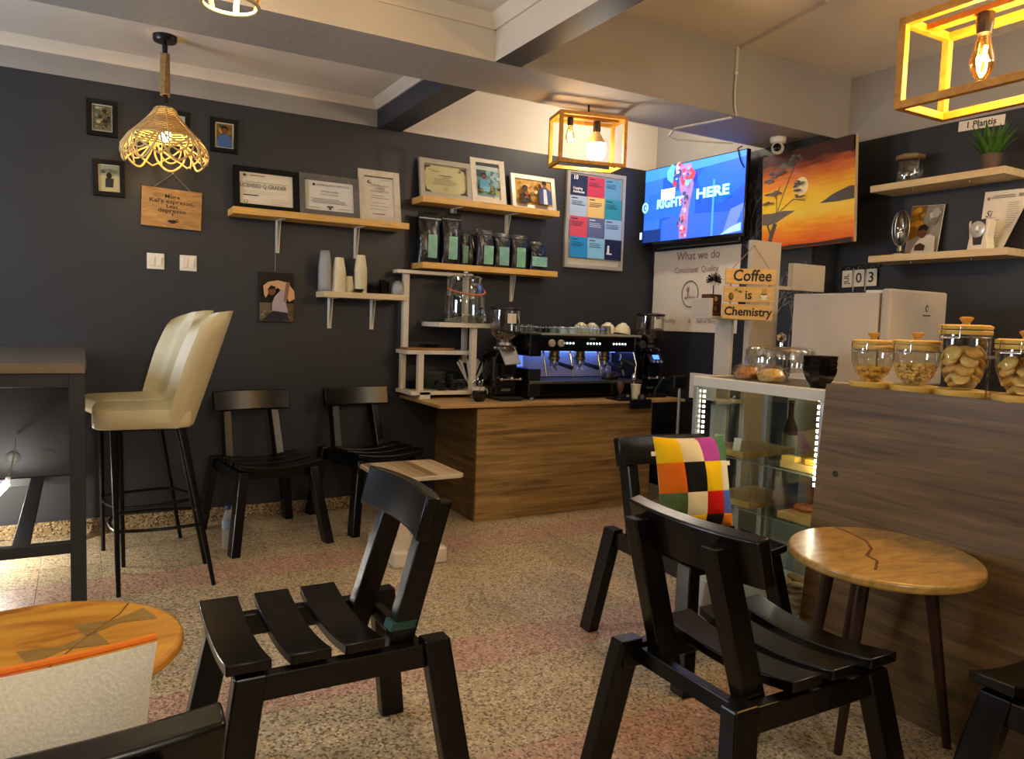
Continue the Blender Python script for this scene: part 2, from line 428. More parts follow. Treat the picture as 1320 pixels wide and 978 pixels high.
dup(chair, (2.13, 1.012, 0), 'dark slatted chair at lower right edge, only seat corner and leg showing', PI)
c7 = dup(chair, (-.085, 1.42, 0), 'nearest chair at the lower left edge, only the top of its curved backrest showing', PI)
bm = nb(); box(bm, .129, .181, .396, .4652, .474, .494)   # painted teal band round the near back post
# lean of the post followed by shearing the band
for v in bm.verts: v.co.y += (v.co.z - .484) * .3 + .027 + .005 * 0
obj('teal_patch', bm, pm('teal tape', '#1d433c', .6), chair, label='teal patch on the back post')

# ------------------------------------------------------------------ bar stools
def make_stool(label):
    t = thing('bar_stool', label, 'bar stool', group='cream bar stools')
    bm = nb()   # seat cushion (front = -y)
    pts = []
    for a in range(28):
        th = 2 * PI * a / 28; c, s = math.cos(th), math.sin(th)
        e = .30
        pts.append((.205 * math.copysign(abs(c) ** e, c), .215 * math.copysign(abs(s) ** e, s)))
    def ring(k, z, dz=0): return [bm.verts.new((x * k, (y * .97 - .075) * k - .01 * (1 - k), z + dz * (y > .0) * y)) for x, y in pts]
    rs = [ring(.95, .765), ring(.995, .772), ring(1, .80), ring(.995, .835), ring(.96, .852), ring(.6, .857)]
    for A, B in zip(rs, rs[1:]):
        for j in range(28): bm.faces.new([A[j], A[(j + 1) % 28], B[(j + 1) % 28], B[j]])
    bm.faces.new(rs[0][::-1]); bm.faces.new(rs[-1])
    obj('seat', bm, CREAM, t, smooth=True, ang=60)
    # channelled shell back: outer and inner grids
    bm = nb(); NU, NW = 24, 16
    def P(u, wv, inner):
        z = .765 + .545 * wv
        hw = (.205 + .018 * math.sin(PI * min(1, wv * 1.1))) * (1 - .22 * max(0, (wv - .80) / .20) ** 3)
        zc = z - .055 * (abs(u) ** 4) * max(0, (wv - .6) / .4)
        y = .150 + .180 * wv - .120 * abs(u) ** 2.5 * (.75 + .25 * wv)
        th = .055 * (1 - .2 * wv)
        if inner:
            y -= th - .009 * abs(math.sin(u * PI * 3.5)) ** .5 * (1 if abs(u) < .86 else 0) + .0
            hw *= .955
            zc -= .006 * wv
        return (u * hw, y, zc)
    for inner in (0, 1):
        g = [[bm.verts.new(P(-1 + 2 * i / NU, j / NW, inner)) for i in range(NU + 1)] for j in range(NW + 1)]
        if inner == 0: G0 = g
        else: G1 = g
        for j in range(NW):
            for i in range(NU): bm.faces.new([g[j][i], g[j][i + 1], g[j + 1][i + 1], g[j + 1][i]])
    ed = [(0, i) for i in range(NU)] + [(j, NU) for j in range(NW)] + [(NW, NU - i) for i in range(NU)] + [(NW - j, 0) for j in range(NW)]
    for k in range(len(ed)):
        a, b = ed[k], ed[(k + 1) % len(ed)]
        bm.faces.new([G0[a[0]][a[1]], G0[b[0]][b[1]], G1[b[0]][b[1]], G1[a[0]][a[1]]])
    obj('backrest', bm, CREAM, t, smooth=True, ang=70)
    legs = [((-.16, -.195), (-.172, -.18)), ((.16, -.195), (.172, -.18)), ((-.145, .085), (-.172, .225)), ((.145, .085), (.172, .225))]
    for (a, b), (c, d) in legs:
        bm = nb(); tube(bm, [(a, b, .77), (c, d, 0)], [.016, .010], 10); obj('leg', bm, BMET, t, smooth=True)
    bm = nb(); box(bm, -.15, .15, -.20, .11, .752, .768); obj('seat_plate', bm, BMET, t)
    bm = nb(); k = 1 - .30 / .77
    q = [(a + (c - a) * k, b + (d - b) * k) for (a, b), (c, d) in legs]
    A, B, D, E_ = q[0], q[1], q[3], q[2]
    pth = []
    for p0, p1, out in ((A, B, (0, -.03)), (B, D, (.028, 0)), (D, E_, (0, .03)), (E_, A, (-.028, 0))):
        for i in range(6):
            f = i / 6; o_ = math.sin(PI * f)
            pth.append((p0[0] + (p1[0] - p0[0]) * f + out[0] * o_, p0[1] + (p1[1] - p0[1]) * f + out[1] * o_, .30))
    tube(bm, pth, .008, 8, closed=True); obj('footrest', bm, BMET, t, smooth=True)
    return t
st = make_stool('cream bar stool with tall channelled back, nearer of the two at the bar table')
st.location = (.325, 3.955, 0); st.rotation_euler = (0, 0, -PI / 2 - .02)
dup(st, (.315, 4.44, 0), 'cream bar stool with tall channelled back, the one closer to the navy wall, half hidden', -PI / 2 + .24)

# ------------------------------------------------------------------ bar table, lamp below it
t = thing('bar_table', 'tall dark steel bar table with slatted grey top beside the bar stools', 'table', (-.5, 4.15, 0))
TB = wood('grey stained slats', ['#3b3733', '#4d4842', '#5d564d'], (3, 40, 40), .55)
for i in range(7):
    bm = nb(); y0 = -.72 + i * .2075; box(bm, -1.2, .52, y0, y0 + .2035, 1.06, 1.085); obj('top_slat', bm, TB, t, bevel=.003)
bm = nb(); box(bm, -1.2, .515, -.735, -.7215, 1.045, 1.083); obj('front_edging', bm, wood('edging', ['#6d5c46', '#81705a'], (3, 40, 40)), t)
for x in (.487, -.11, -1.15):
    for y in (-.70, .70):
        bm = nb(); box(bm, x - .028, x + .028, y - .028, y + .028, 0, 1.06)
        if not (x == -.11 and y < 0): obj('post', bm, DMET, t, bevel=.003)
        else: bm.free()
for y in (-.70, .70):
    bm = nb(); box(bm, -1.15, .487, y - .02, y + .02, .99, 1.055); obj('apron', bm, DMET, t, bevel=.002)
    bm = nb(); box(bm, -1.15, .487, y - .02, y + .02, .325, .37); obj('stretcher', bm, DMET, t, bevel=.002)
bm = nb(); box(bm, .26, .32, -.70, .70, .345, .368); obj('foot_bar', bm, DMET, t, bevel=.002)
bm = nb(); box(bm, .47, .505, -.70, .70, 1.0, 1.055); obj('end_apron', bm, DMET, t)

t = thing('tube_lamp', 'glowing white lamp tube hanging by a thin cord under the bar table', 'lamp', (-.36, 4.55, .30))
bm = nb(); tube(bm, [(-.26, -.18, -.22), (.03, .02, .1)], .017, 12); obj('tube', bm, emit('cold white lamp', '#fff6e8', 75), t, smooth=True)
bm = nb(); tube(bm, [(.031, .02, .102), (.036, .025, .13)], .012, 10); obj('socket', bm, WMET, t, smooth=True)
bm = nb(); tube(bm, [(.036, .025, .13), (.045, .1, .17), (.05, .25, .22), (.045, .38, .27)], .004, 6); obj('cord', bm, WMET, t, smooth=True)
bm = nb(); lathe(bm, [(.035, 0), (.035, .012), (.02, .02)], 16)
t = obj('wall_outlet', bm, pm('grey plastic', '#5b5a58', .6), loc=(-.33, YB, .46), rot=(PI / 2, 0, 0)); tag(t, 'round grey cord outlet on the navy wall under the bar table', 'outlet')
bm = nb(); lathe(bm, [(.04, 0), (.04, .004)], 20)
t = obj('wall_plate', bm, pm('dark plate', '#2a2622', .6), loc=(-.165, YB, .457), rot=(PI / 2, 0, 0)); tag(t, 'dark round blank plate low on the navy wall behind the bar table', 'wall plate')

# ------------------------------------------------------------------ round tables
def live_top(name, par, poly, z0, z1, mat, label=None):
    bm = nb(); prism(bm, poly, z0, z1); return obj(name, bm, mat, par, bevel=.008, smooth=True, ang=50, seg=3, label=label)
def tabtex(name, cols, scale, rot=0, **k):
    return wood(name, cols, scale, **k)
t = thing('round_table', 'round honey coloured wooden table with bow tie inlays, lower left', 'table', (-.09, 1.79, 0))
HON = wood('honey pine', ['#85500f', '#bd7c1e', '#d2962e', '#d9a23c'], (2.6, 8, 8), .28, coat=.35, distort=1.8)
live_top('tabletop', t, ell(0, 0, .285, .275, 48), .575, .60, HON)
BOW = wood('bow tie oak', ['#6e5120', '#8f6d30', '#a07d3c'], (8, 30, 30), .35)
for cx, cy, a in ((.155, .085, .30), (.055, -.02, .30)):
    bm = nb(); c, s = math.cos(a), math.sin(a); L, W0, W1 = .075, .042, .012
    prism(bm, [(cx + c * x - s * y, cy + s * x + c * y) for x, y in ((-L, -W0), (0, -W1), (L, -W0), (L, W0), (0, W1), (-L, W0))], .598, .6008)
    obj('bow_tie_inlay', bm, BOW, t)
bm = nb(); tube(bm, [(.185, .195, .5985), (.165, .135, .5985), (.11, .04, .5985), (.07, -.03, .5985), (.03, -.11, .5985)], .0028, 6)
obj('crack', bm, pm('dark crack', '#6a4214', .6), t)
for a in (45, 135, 225, 315):
    c, s = math.cos(R(a)), math.sin(R(a)); bm = nb(); tube(bm, [(.13 * c, .13 * s, .575), (.2 * c, .2 * s, 0)], [.02, .012], 12)
    obj('leg', bm, pm('dark walnut leg', '#2b160c', .35), t, smooth=True)

t = thing('round_table', 'round oak side table on dark splayed legs beside the long wooden counter, right', 'table', (2.158, 1.432, 0))
OAK = wood('oiled oak', ['#7a5a22', '#9c7a38', '#b5914a', '#c2a05a'], (4, 10, 10), .33, coat=.3, distort=2.2)
pol = []
for x, y in ell(0, 0, .275, .308, 60):
    c, s = math.cos(R(-45)), math.sin(R(-45)); pol.append((c * x - s * y, s * x + c * y))
live_top('tabletop', t, pol, .600, .627, OAK)
bm = nb(); tube(bm, [(.12, .27, .6268), (.10, .19, .6268), (.06, .10, .6268), (.0, .04, .6268), (-.08, .0, .6268), (-.1, -.05, .6268), (-.18, -.10, .6268)][:7], .0045, 6)
obj('grain_seam', bm, pm('brown seam', '#6b4518', .6), t, label='brown wavy seam across the top')
WAL = pm('dark walnut leg', '#2b160c', .35)
for a, b in (((.12, -.06), (.24, -.10)), ((.06, .13), (.155, .265)), ((-.10, -.02), (-.115, .02)), ((-.03, .10), (-.02, .16))):
    pass
for (a, b), (c, d) in (((.11, -.08), (.225, -.115)), ((-.08, .12), (.0, .26)), ((-.11, -.02), (-.125, .02)), ((.08, .12), (.16, .25))):
    bm = nb(); tube(bm, [(a, b, .60), (c, d, 0)], [.021, .013], 12); obj('leg', bm, WAL, t, smooth=True)

# small white C-shaped table
t = thing('side_table', 'small side table with striped pale wood top on white pedestal, beside coffee counter', 'table', (1.62, 3.98, 0))
STR = [pm('stripe %d' % i, c, .5) for i, c in enumerate(('#b39a78', '#8b6f4e', '#c4ac8b', '#a58a66', '#c9b598'))]
bm = nb(); prism(bm, [(-.215, -.19), (-.19, -.215), (.22, -.215), (.245, -.19), (.245, .24), (.22, .265), (-.19, .265), (-.215, .24)], .425, .448)
obj('tabletop', bm, pm('pale edging', '#c4b8a2', .5), t, bevel=.005)
for i in range(9):
    bm = nb(); box(bm, -.20 + i * .048, -.154 + i * .048, -.20, .25, .4475, .4492); obj('top_slat', bm, STR[(i * 3 + 1) % 5], t)
bm = nb(); box(bm, -.075, .0, -.02, .05, .06, .425); obj('pedestal', bm, WWOOD, t, bevel=.004)
bm = nb(); box(bm, -.21, -.12, -.34, .10, 0, .085); obj('foot', bm, WWOOD, t, bevel=.012)
bm = nb(); box(bm, .0, .09, -.34, .10, 0, .085); obj('foot', bm, WWOOD, t, bevel=.012)
bm = nb(); box(bm, -.12, .0, -.10, .06, .02, .07); obj('base_bar', bm, WWOOD, t)

# ------------------------------------------------------------------ cushions
def pillow_pt(u, v, W_, H_, T_):
    e = (1 - abs(u) ** 2.6) * (1 - abs(v) ** 2.6)
    px = 1 - .07 * (1 - abs(u) ** 2) * 0
    k = 1 - .06 * (1 - u * u) * abs(v) ** 2 - .0
    k2 = 1 - .06 * (1 - v * v) * abs(u) ** 2
    return u * W_ / 2 * k2, v * H_ / 2 * k, T_ / 2 * max(e, 0) ** .55
t = thing('patchwork_cushion', 'square patchwork cushion with yellow, red, black and magenta velvet patches', 'cushion', (2.185, 2.305, .672), rot=(R(-14), 0, R(-8)))
pc = [['#e0b50e', '#d8cba8', '#a8429c', '#4a7452'], ['#cf6412', '#0e0d0d', '#e6bd08', '#e0d9bc'], ['#4a5a34', '#d8cba8', '#c0140f', '#4c66b8'], ['#a8429c', '#e0b50e', '#15110e', '#e07b12']]
us = [-1, -.42, .12, .62, 1]; vs_ = [1, .42, -.22, -.72, -1]
W_, H_, T_ = .35, .38, .13
for r_ in range(4):
    for c_ in range(4):
        bm = nb(); n = 7; g = []
        for j in range(n + 1):
            row = []
            for i in range(n + 1):
                u = us[c_] + (us[c_ + 1] - us[c_]) * i / n; v = vs_[r_] + (vs_[r_ + 1] - vs_[r_]) * j / n
                x, z, y = pillow_pt(u, v, W_, H_, T_); ee = min(i, j, n - i, n - j)
                row.append(bm.verts.new((x, -y - (.0025 if ee else -.001) - .004 * math.sin(u * 9 + v * 4) * (1 - u * u) * (1 - v * v), z)))
            g.append(row)
        for j in range(n):
            for i in range(n): bm.faces.new([g[j][i], g[j][i + 1], g[j + 1][i + 1], g[j + 1][i]])
        obj('patch', bm, pm('velvet ' + pc[r_][c_], pc[r_][c_], .9, spec=.2, bump=(160, .15)), t, smooth=True, ang=80)
bm = nb(); g = [[bm.verts.new((lambda p: (p[0], p[2], p[1]))(pillow_pt(-1 + i / 8, -1 + j / 8, W_, H_, T_))) for i in range(17)] for j in range(17)]
for j in range(16):
    for i in range(16): bm.faces.new([g[j][i], g[j][i + 1], g[j + 1][i + 1], g[j + 1][i]])
obj('back_cover', bm, pm('linen', '#cfc3a4', .9), t, smooth=True)
for z in (.12, .07):
    bm = nb(); sx = -1 if z > .1 else 1
    box(bm, sx * .176 - .012, sx * .176 + .012, -.002, .002, z - .009, z + .009); obj('care_tag', bm, PAPER, t)

t = thing('linen_cushion', 'off-white linen cushion with orange piping on the nearest chair, lower left', 'cushion', (-.132, 1.02, .70), rot=(R(10), 0, R(2)))
W_, H_, T_ = .42, .40, .15
LIN = pm('oatmeal linen', '#dcd7ca', .95, spec=.15, noise=(240, '#cdc7b6', .2), bump=(220, .3))
for s in (-1, 1):
    bm = nb(); n = 20
    g = [[bm.verts.new((lambda p: (p[0], s * (p[2] + .006 * math.sin(p[0] * 24 + p[1] * 11) * (p[2] > .02)), p[1]))(pillow_pt(-1 + 2 * i / n, -1 + 2 * j / n, W_, H_, T_))) for i in range(n + 1)] for j in range(n + 1)]
    for j in range(n):
        for i in range(n): bm.faces.new([g[j][i], g[j][i + 1], g[j + 1][i + 1], g[j + 1][i]])
    obj('cover', bm, LIN if s < 0 else pm('orange felt', '#e07a18', .9), t, smooth=True, ang=80)
bm = nb(); ed = [(-1 + 2 * i / 20, 1) for i in range(21)]
pts = []
for u, v in ed:
    x, z, y = pillow_pt(u, v, W_, H_, T_); pts.append((x, .012, z))
tube(bm, pts, .0045, 8); obj('piping', bm, pm('orange piping', '#e8801c', .8), t, smooth=True, label='orange piping')

# plastic bottle
t = thing('water_bottle', 'clear plastic water bottle with blue cap on the floor by a chair leg', 'bottle', (.70, 4.34, 0))
bm = nb(); lathe(bm, [(.028, 0), (.031, .01), (.030, .05), (.032, .06), (.030, .12), (.032, .13), (.03, .17), (.014, .215), (.0125, .225)], 16); obj('bottle_body', bm, frost('bottle plastic', '#c6d0d8', .3), t, smooth=True)
bm = nb(); lathe(bm, [(.0325, .12), (.0325, .165)], 16, cap=False); obj('paper_label', bm, pm('blue white label', '#8aa0bd', .6), t, smooth=True)
bm = nb(); lathe(bm, [(.015, .222), (.015, .245)], 12); obj('cap', bm, pm('blue cap', '#28407f', .5), t, smooth=True)

# ------------------------------------------------------------------ wall shelves and brackets
def shelf(name, label, x0, x1, y0, y1, z0, z1, mat, brk, group, arm=.16):
    t = thing(name, label, 'shelf', ((x0 + x1) / 2, y1, z0), 0, group)
    ox, oy = (x0 + x1) / 2, y1
    bm = nb(); box(bm, x0 - ox, x1 - ox, y0 - oy, 0, 0, z1 - z0); obj('board', bm, mat, t, bevel=.002)
    for bx, h in brk:
        b = nb(); box(b, bx - ox - .013, bx - ox + .013, -.004, 0, -h, 0); box(b, bx - ox - .012, bx - ox + .012, -arm, -.004, -.005, -.0005)
        for q in (-.011, .009):
            va = [b.verts.new((bx - ox + q, y, z)) for y, z in ((-.05, -.005), (-.004, -.005), (-.004, -h + .01), (-.012, -h + .01))]; vb = [b.verts.new((p.co.x + .002, p.co.y, p.co.z)) for p in va]
            b.faces.new(va); b.faces.new(vb[::-1])
            for i in range(4): b.faces.new([va[i], va[(i + 1) % 4], vb[(i + 1) % 4], vb[i]])
        obj('bracket', b, WMET, t)
    return t
G1 = 'pine shelves on the navy wall'
shelf('wall_shelf', 'pine wall shelf carrying three framed certificates above the takeaway cups', .792, 1.90, 4.775, YB, 1.888, 1.929, SHELF, ((1.09, .20), (1.60, .20)), G1)
shelf('wall_shelf', 'upper pine wall shelf carrying a certificate, a portrait frame and a photo frame', 1.992, 3.077, 4.775, YB, 2.082, 2.126, SHELF, ((2.30, .16), (2.74, .16)), G1)
shelf('wall_shelf', 'pine wall shelf carrying the row of coffee bags', 2.002, 3.079, 4.775, YB, 1.644, 1.684, SHELF, ((2.29, .17), (2.80, .19)), G1, .05)
shelf('wall_shelf', 'short pale shelf carrying takeaway cups', 1.340, 1.896, 4.775, YB, 1.420, 1.457, SHELFW, ((1.43, .20), (1.72, .20)), G1)

# ------------------------------------------------------------------ frames
def frame(name, label, cat, x0, x1, z0, z1, mat, fw_, y=None, lean=0, roll_=0, depth=.02, mount=None, group=None, inner=None):
    """picture frame facing -y; returns root whose local origin is bottom centre, front plane at local y = -depth"""
    yy = YB - .002 if y is None else y
    t = thing(name, label, cat, ((x0 + x1) / 2, yy, z0), rot=(R(-lean), R(roll_), 0), group=group)
    W_, H_ = x1 - x0, z1 - z0
    bm = nb()
    a = [(-W_ / 2, 0), (W_ / 2, 0), (W_ / 2, H_), (-W_ / 2, H_)]; b = [(-W_ / 2 + fw_, fw_), (W_ / 2 - fw_, fw_), (W_ / 2 - fw_, H_ - fw_), (-W_ / 2 + fw_, H_ - fw_)]
    k = .006
    a2 = [(x * .985, z * .985 + H_ * .0075) for x, z in a]
    A = [bm.verts.new((x, 0, z)) for x, z in a]; A1 = [bm.verts.new((x, -depth + k, z)) for x, z in a]; A2 = [bm.verts.new((x, -depth, z)) for x, z in a2]
    B2 = [bm.verts.new((x, -depth + .002, z)) for x, z in b]; B = [bm.verts.new((x, -.006, z)) for x, z in b]
    for P_, Q_ in ((A, A1), (A1, A2), (A2, B2), (B2, B)):
        for i in range(4): bm.faces.new([P_[i], P_[(i + 1) % 4], Q_[(i + 1) % 4], Q_[i]])
    bm.faces.new(A[::-1]); bm.faces.new(B)
    obj('frame', bm, mat, t, smooth=False)
    if mount:
        bm = nb(); box(bm, -W_ / 2 + fw_ + .0005, W_ / 2 - fw_ - .0005, -.009, -.0062, fw_ + .0005, H_ - fw_ - .0005); obj('mount', bm, flatc(mount), t)
    return t
BF = pm('black frame', '#060606', .5, spec=.2); GF = pm('grey silver frame', '#6f6d69', .45, metal=.3, noise=(30, '#5a5855', .3)); SF = pm('silver frame', '#a8a294', .4, metal=.3); WF = pm('white frame', '#d6ccba', .5, noise=(40, '#c2b7a2', .3))
G2 = 'small framed photos on the navy wall'
def person_shapes(cx, z, s, coat, skin='#6b4630', hair='#120d0a', legs=None):
    o = [(ell(cx, z + .62 * s, .12 * s, .15 * s, 14), skin), (ell(cx, z + .70 * s, .125 * s, .10 * s, 14), hair), (ell(cx, z + .60 * s, .10 * s, .12 * s, 14), skin),
         ([(cx - .26 * s, z), (cx + .26 * s, z), (cx + .24 * s, z + .36 * s), (cx + .1 * s, z + .47 * s), (cx - .1 * s, z + .47 * s), (cx - .24 * s, z + .36 * s)], coat)]
    return o
def blobs(x0, z0, x1, z1, n, cols, r):
    o = []
    for i in range(n):
        q = r * (.5 + random.random()); cx = x0 + q + random.random() * max(x1 - x0 - 2 * q, .001); cz = z0 + q + random.random() * max(z1 - z0 - 2 * q, .001)
        o.append((ell(cx, cz, q, q * .8, 9), random.choice(cols)))
    return o
f = frame('framed_picture', 'black framed crowd photo, upper left of the pendant lamp', 'picture', .041, .195, 2.268, 2.468, BF, .026, mount='#c9c4b5', group=G2)
prints('photo', f, [((-.046, .032, .046, .168), '#6d6a55')] + blobs(-.045, .034, .045, .166, 46, ['#8f8a6d', '#3b3a30', '#b0a884', '#55604a', '#20201c', '#77572f'], .009), -.009)
f = frame('framed_picture', 'black framed photo of a dark figure on a pale green field, above the light switches', 'picture', .072, .232, 1.938, 2.141, BF, .026, mount='#cdc6b0', group=G2, roll_=-1)
prints('photo', f, [((-.05, .03, .05, .172), '#b7b07e'), ((-.05, .115, .05, .172), '#8d927a'), ([(-.02, .05), (.02, .05), (.024, .10), (-.018, .10)], '#2c2f38'), (ell(.0, .115, .014, .018, 12), '#1f1a17')] + blobs(-.045, .12, .045, .165, 9, ['#4c4d43', '#6b6d5d'], .01), -.009)
f = frame('framed_picture', 'black framed portrait of a person in a blue gown, right of the pendant lamp', 'picture', .689, .849, 2.266, 2.468, BF, .026, mount='#cfc9ba', group=G2)
prints('photo', f, [((-.045, .032, .045, .17), '#7c6330'), ((-.045, .032, .045, .08), '#8d8a80')] + blobs(-.045, .10, .045, .168, 16, ['#9c7a2c', '#3b3a20', '#c08a2a'], .010) + person_shapes(0, .032, .155, '#3c5f98'), -.009)
f = frame('framed_picture', 'black framed picture half hidden behind the pendant lamp shade', 'picture', .40, .575, 2.262, 2.47, BF, .026, mount='#b9b6ac', group=G2)
prints('photo', f, [((-.05, .034, .05, .174), '#9a9c98'), ((-.05, .034, .05, .08), '#6f7270')], -.009)

# certificates on the shelf
cg = 'framed certificates on the wall shelves'
f = frame('framed_certificate', 'wide black frame with a pale certificate headed Licensed Q Grader', 'certificate', .815, 1.203, 1.930, 2.197, BF, .034, y=4.90, lean=9, mount='#d8d0bd', group=cg, depth=.022)
prints('certificate', f, lines(-.14, .14, .175, 1, .02, .003, '#7d766a') + lines(-.14, .12, .118, 2, .012, .002, '#a8a192') + lines(.02, .14, .075, 3, .014, .002, '#a39b8c') + [((-.14, .088, -.05, .094), '#3a352e'), (ell(-.125, .05, .011, .011, 14), '#3a352e'), (ell(-.125, .05, .008, .008, 14), '#d8d0bd'), (ell(-.13, .213, .01, .008, 12), '#4b463d')] + lines(-.11, .0, .216, 1, .01, .004, '#6d665a'), -.009)
text('LICENSED Q GRADER', .036, flatc('#3b372f'), f, (-.02, -.0125, .150), sx=.80)
text('Kaleb', .018, flatc('#2b2721'), f, (-.112, -.0125, .097)) if 0 else None
f = frame('framed_certificate', 'grey frame with a white certificate of a coffee quality institute, middle of its shelf', 'certificate', 1.207, 1.600, 1.930, 2.202, GF, .038, y=4.90, lean=10, mount='#d3d0c8', group=cg, depth=.024)
prints('certificate', f, [((-.155, .036, -.135, .225), '#c4beb0'), (ell(-.10, .207, .009, .009, 12), '#33322e')] + lines(-.125, .14, .118, 4, .009, .003, '#77746c') + [((-.02, .062, .02, .072), '#3b3934'), (ell(.0, .054, .009, .007, 12), '#3b3934'), ((-.13, .055, -.06, .058), '#77746c'), ((.05, .055, .13, .058), '#77746c')], -.009)
text('COFFEE QUALITY INSTITUTE', .0165, flatc('#33322e'), f, (.02, -.014, .206))
text('Q Arabica Grader', .016, flatc('#2b2a27'), f, (.0, -.014, .165)); text('is a fully trained cupper', .013, flatc('#55524b'), f, (.0, -.014, .147))
f = frame('framed_certificate', 'tall whitewashed frame with a certificate of the specialty coffee association', 'certificate', 1.605, 1.895, 1.930, 2.286, WF, .042, y=4.925, lean=11, mount='#d6cfc0', group=cg, depth=.024)
prints('certificate', f, [(ell(-.065, .275, .016, .012, 14), '#55504a'), (ell(-.06, .277, .010, .007, 12), '#d6cfc0'), ((.02, .293, .085, .296), '#8d877b')] + lines(-.06, .07, .185, 2, .016, .003, '#77716a') + lines(-.07, .08, .135, 3, .022, .003, '#9b9486') + lines(-.06, .06, .06, 1, .02, .004, '#77716a'), -.009)
text('THE SPECIALTY\nCOFFEE\nASSOCIATION', .019, flatc('#6a655c'), f, (.005, -.014, .232), align='CENTER')
f = frame('framed_certificate', 'silver frame with a yellowish certificate with ornate corners, left end of the upper shelf', 'certificate', 2.018, 2.412, 2.127, 2.404, SF, .036, y=4.90, lean=10, mount='#a9a277', group=cg, depth=.024)
sh = [((-.15, .045, .15, .232), '#bfb88b')]
for sx in (-1, 1):
    for z0, sz in ((.045, 1), (.232, -1)):
        sh.append(([(sx * .155, z0), (sx * .105, z0), (sx * .12, z0 + sz * .012), (sx * .143, z0 + sz * .018), (sx * .15, z0 + sz * .04), (sx * .155, z0 + sz * .045)], '#4d4a3c'))
sh += [((-.05, .165, .05, .169), '#6e3c2c'), ((-.03, .15, .03, .154), '#9a4a34')] + lines(-.10, .10, .140, 4, .012, .003, '#7f7a5c') + [((-.10, .19, -.05, .194), '#6e6a52'), ((-.13, .20, -.09, .203), '#6e6a52'), ((.1, .20, .115, .213), '#5b573f'), (ell(0, .073, .012, .012, 14), '#8d8867'), (ell(0, .073, .009, .009, 14), '#bfb88b')]
prints('certificate', f, sh, -.009)
f = frame('framed_photo', 'tall white frame with a photo of a person in blue, middle of upper shelf', 'picture', 2.425, 2.705, 2.127, 2.484, WF, .045, y=4.925, lean=12, mount='#cfc6b2', group=cg, depth=.022)
prints('photo', f, [((-.09, .068, .09, .29), '#8fb4bd'), ((-.09, .21, -.01, .29), '#45525c'), ((-.09, .26, .09, .29), '#b9c4c0')] + blobs(-.088, .07, .088, .16, 34, ['#3f5a2c', '#7d7a2a', '#2f3a2c', '#a59a44', '#5f86a0'], .012) + person_shapes(-.045, .11, .15, '#5b93b8') + [([(-.06, .09), (-.005, .09), (.0, .125), (-.055, .13)], '#6fa7bd')] + blobs(.0, .16, .088, .25, 12, ['#6d8f94', '#a9c3c4', '#54744f'], .014), -.009)
f = frame('framed_photo', 'wide silver framed photo of two people in a garden, right end of the upper shelf', 'picture', 2.738, 3.120, 2.127, 2.390, SF, .034, y=4.90, lean=12, mount='#c9a45a', group=cg, depth=.022)
prints('photo', f, [((-.155, .036, .155, .225), '#c99a4c')] + blobs(-.155, .04, .155, .222, 50, ['#d9b060', '#a97a34', '#e0c27c', '#8a6a2e', '#c48a3c'], .016) + person_shapes(-.09, .036, .17, '#3a2a20', '#4a3020') + blobs(-.11, .04, -.02, .13, 14, ['#5d6a2c', '#87722c', '#a03a24'], .011) + [([(.02, .036), (.13, .036), (.125, .135), (.09, .165), (.045, .165), (.02, .13)], '#38477d'), ([(.055, .036), (.09, .036), (.085, .15), (.06, .15)], '#c9cfd6'), (ell(.07, .185, .019, .024, 14), '#7d5238'), (ell(.068, .197, .021, .016, 14), '#15100c')], -.009)
# cupping poster
f = frame('framed_poster', 'silver framed poster of coloured squares headed 10 cupping attributes, right of the shelves', 'poster', 3.245, 3.808, 1.735, 2.492, SF, .03, mount='#d8d2c2', depth=.03)
cols = [['#232c4e', '#b93a55', '#5e94bd'], ['#9fb2cd', '#d9b56e', '#2f8ba0'], ['#c64a5c', '#56618c', '#8fb0cf'], ['#2384c4', '#7fb6d6', '#1a2142']]
sh = []
PW, PH = .163, .158
for r_ in range(4):
    for c_ in range(3):
        x = -.2445 + c_ * PW; z = .715 - (r_ + 1) * PH
        sh.append(((x, z, x + PW, z + PH), cols[r_][c_]))
        if (r_, c_) not in ((0, 0), (3, 2)):
            ink = '#2b3350' if cols[r_][c_] not in ('#232c4e', '#1a2142', '#56618c') else '#c9cfdc'
            sh.append(((x + .014, z + PH - .024, x + .07, z + PH - .016), ink))
            for q in range(3): sh.append(((x + .014, z + PH - .045 - q * .013, x + .10 + random.random() * .04, z + PH - .041 - q * .013), ink))
sh += [((.105, .715 - .632 + .05, .125, .715 - .632 + .09), '#d8dce4'), (ell(.115, .715 - .632 + .10, .011, .011, 10), '#d8dce4'), ((.098, .715 - .632 + .04, .15, .715 - .632 + .05), '#d8dce4')]
prints('poster_print', f, sh, -.010)
WI = flatc('#e4e6ea')
text('10', .045, WI, f, (-.235, -.04, .688), align='LEFT', bold=.0012); text('Cupping\nAttributes', .026, WI, f, (-.235, -.04, .595), align='LEFT', bold=.0006)

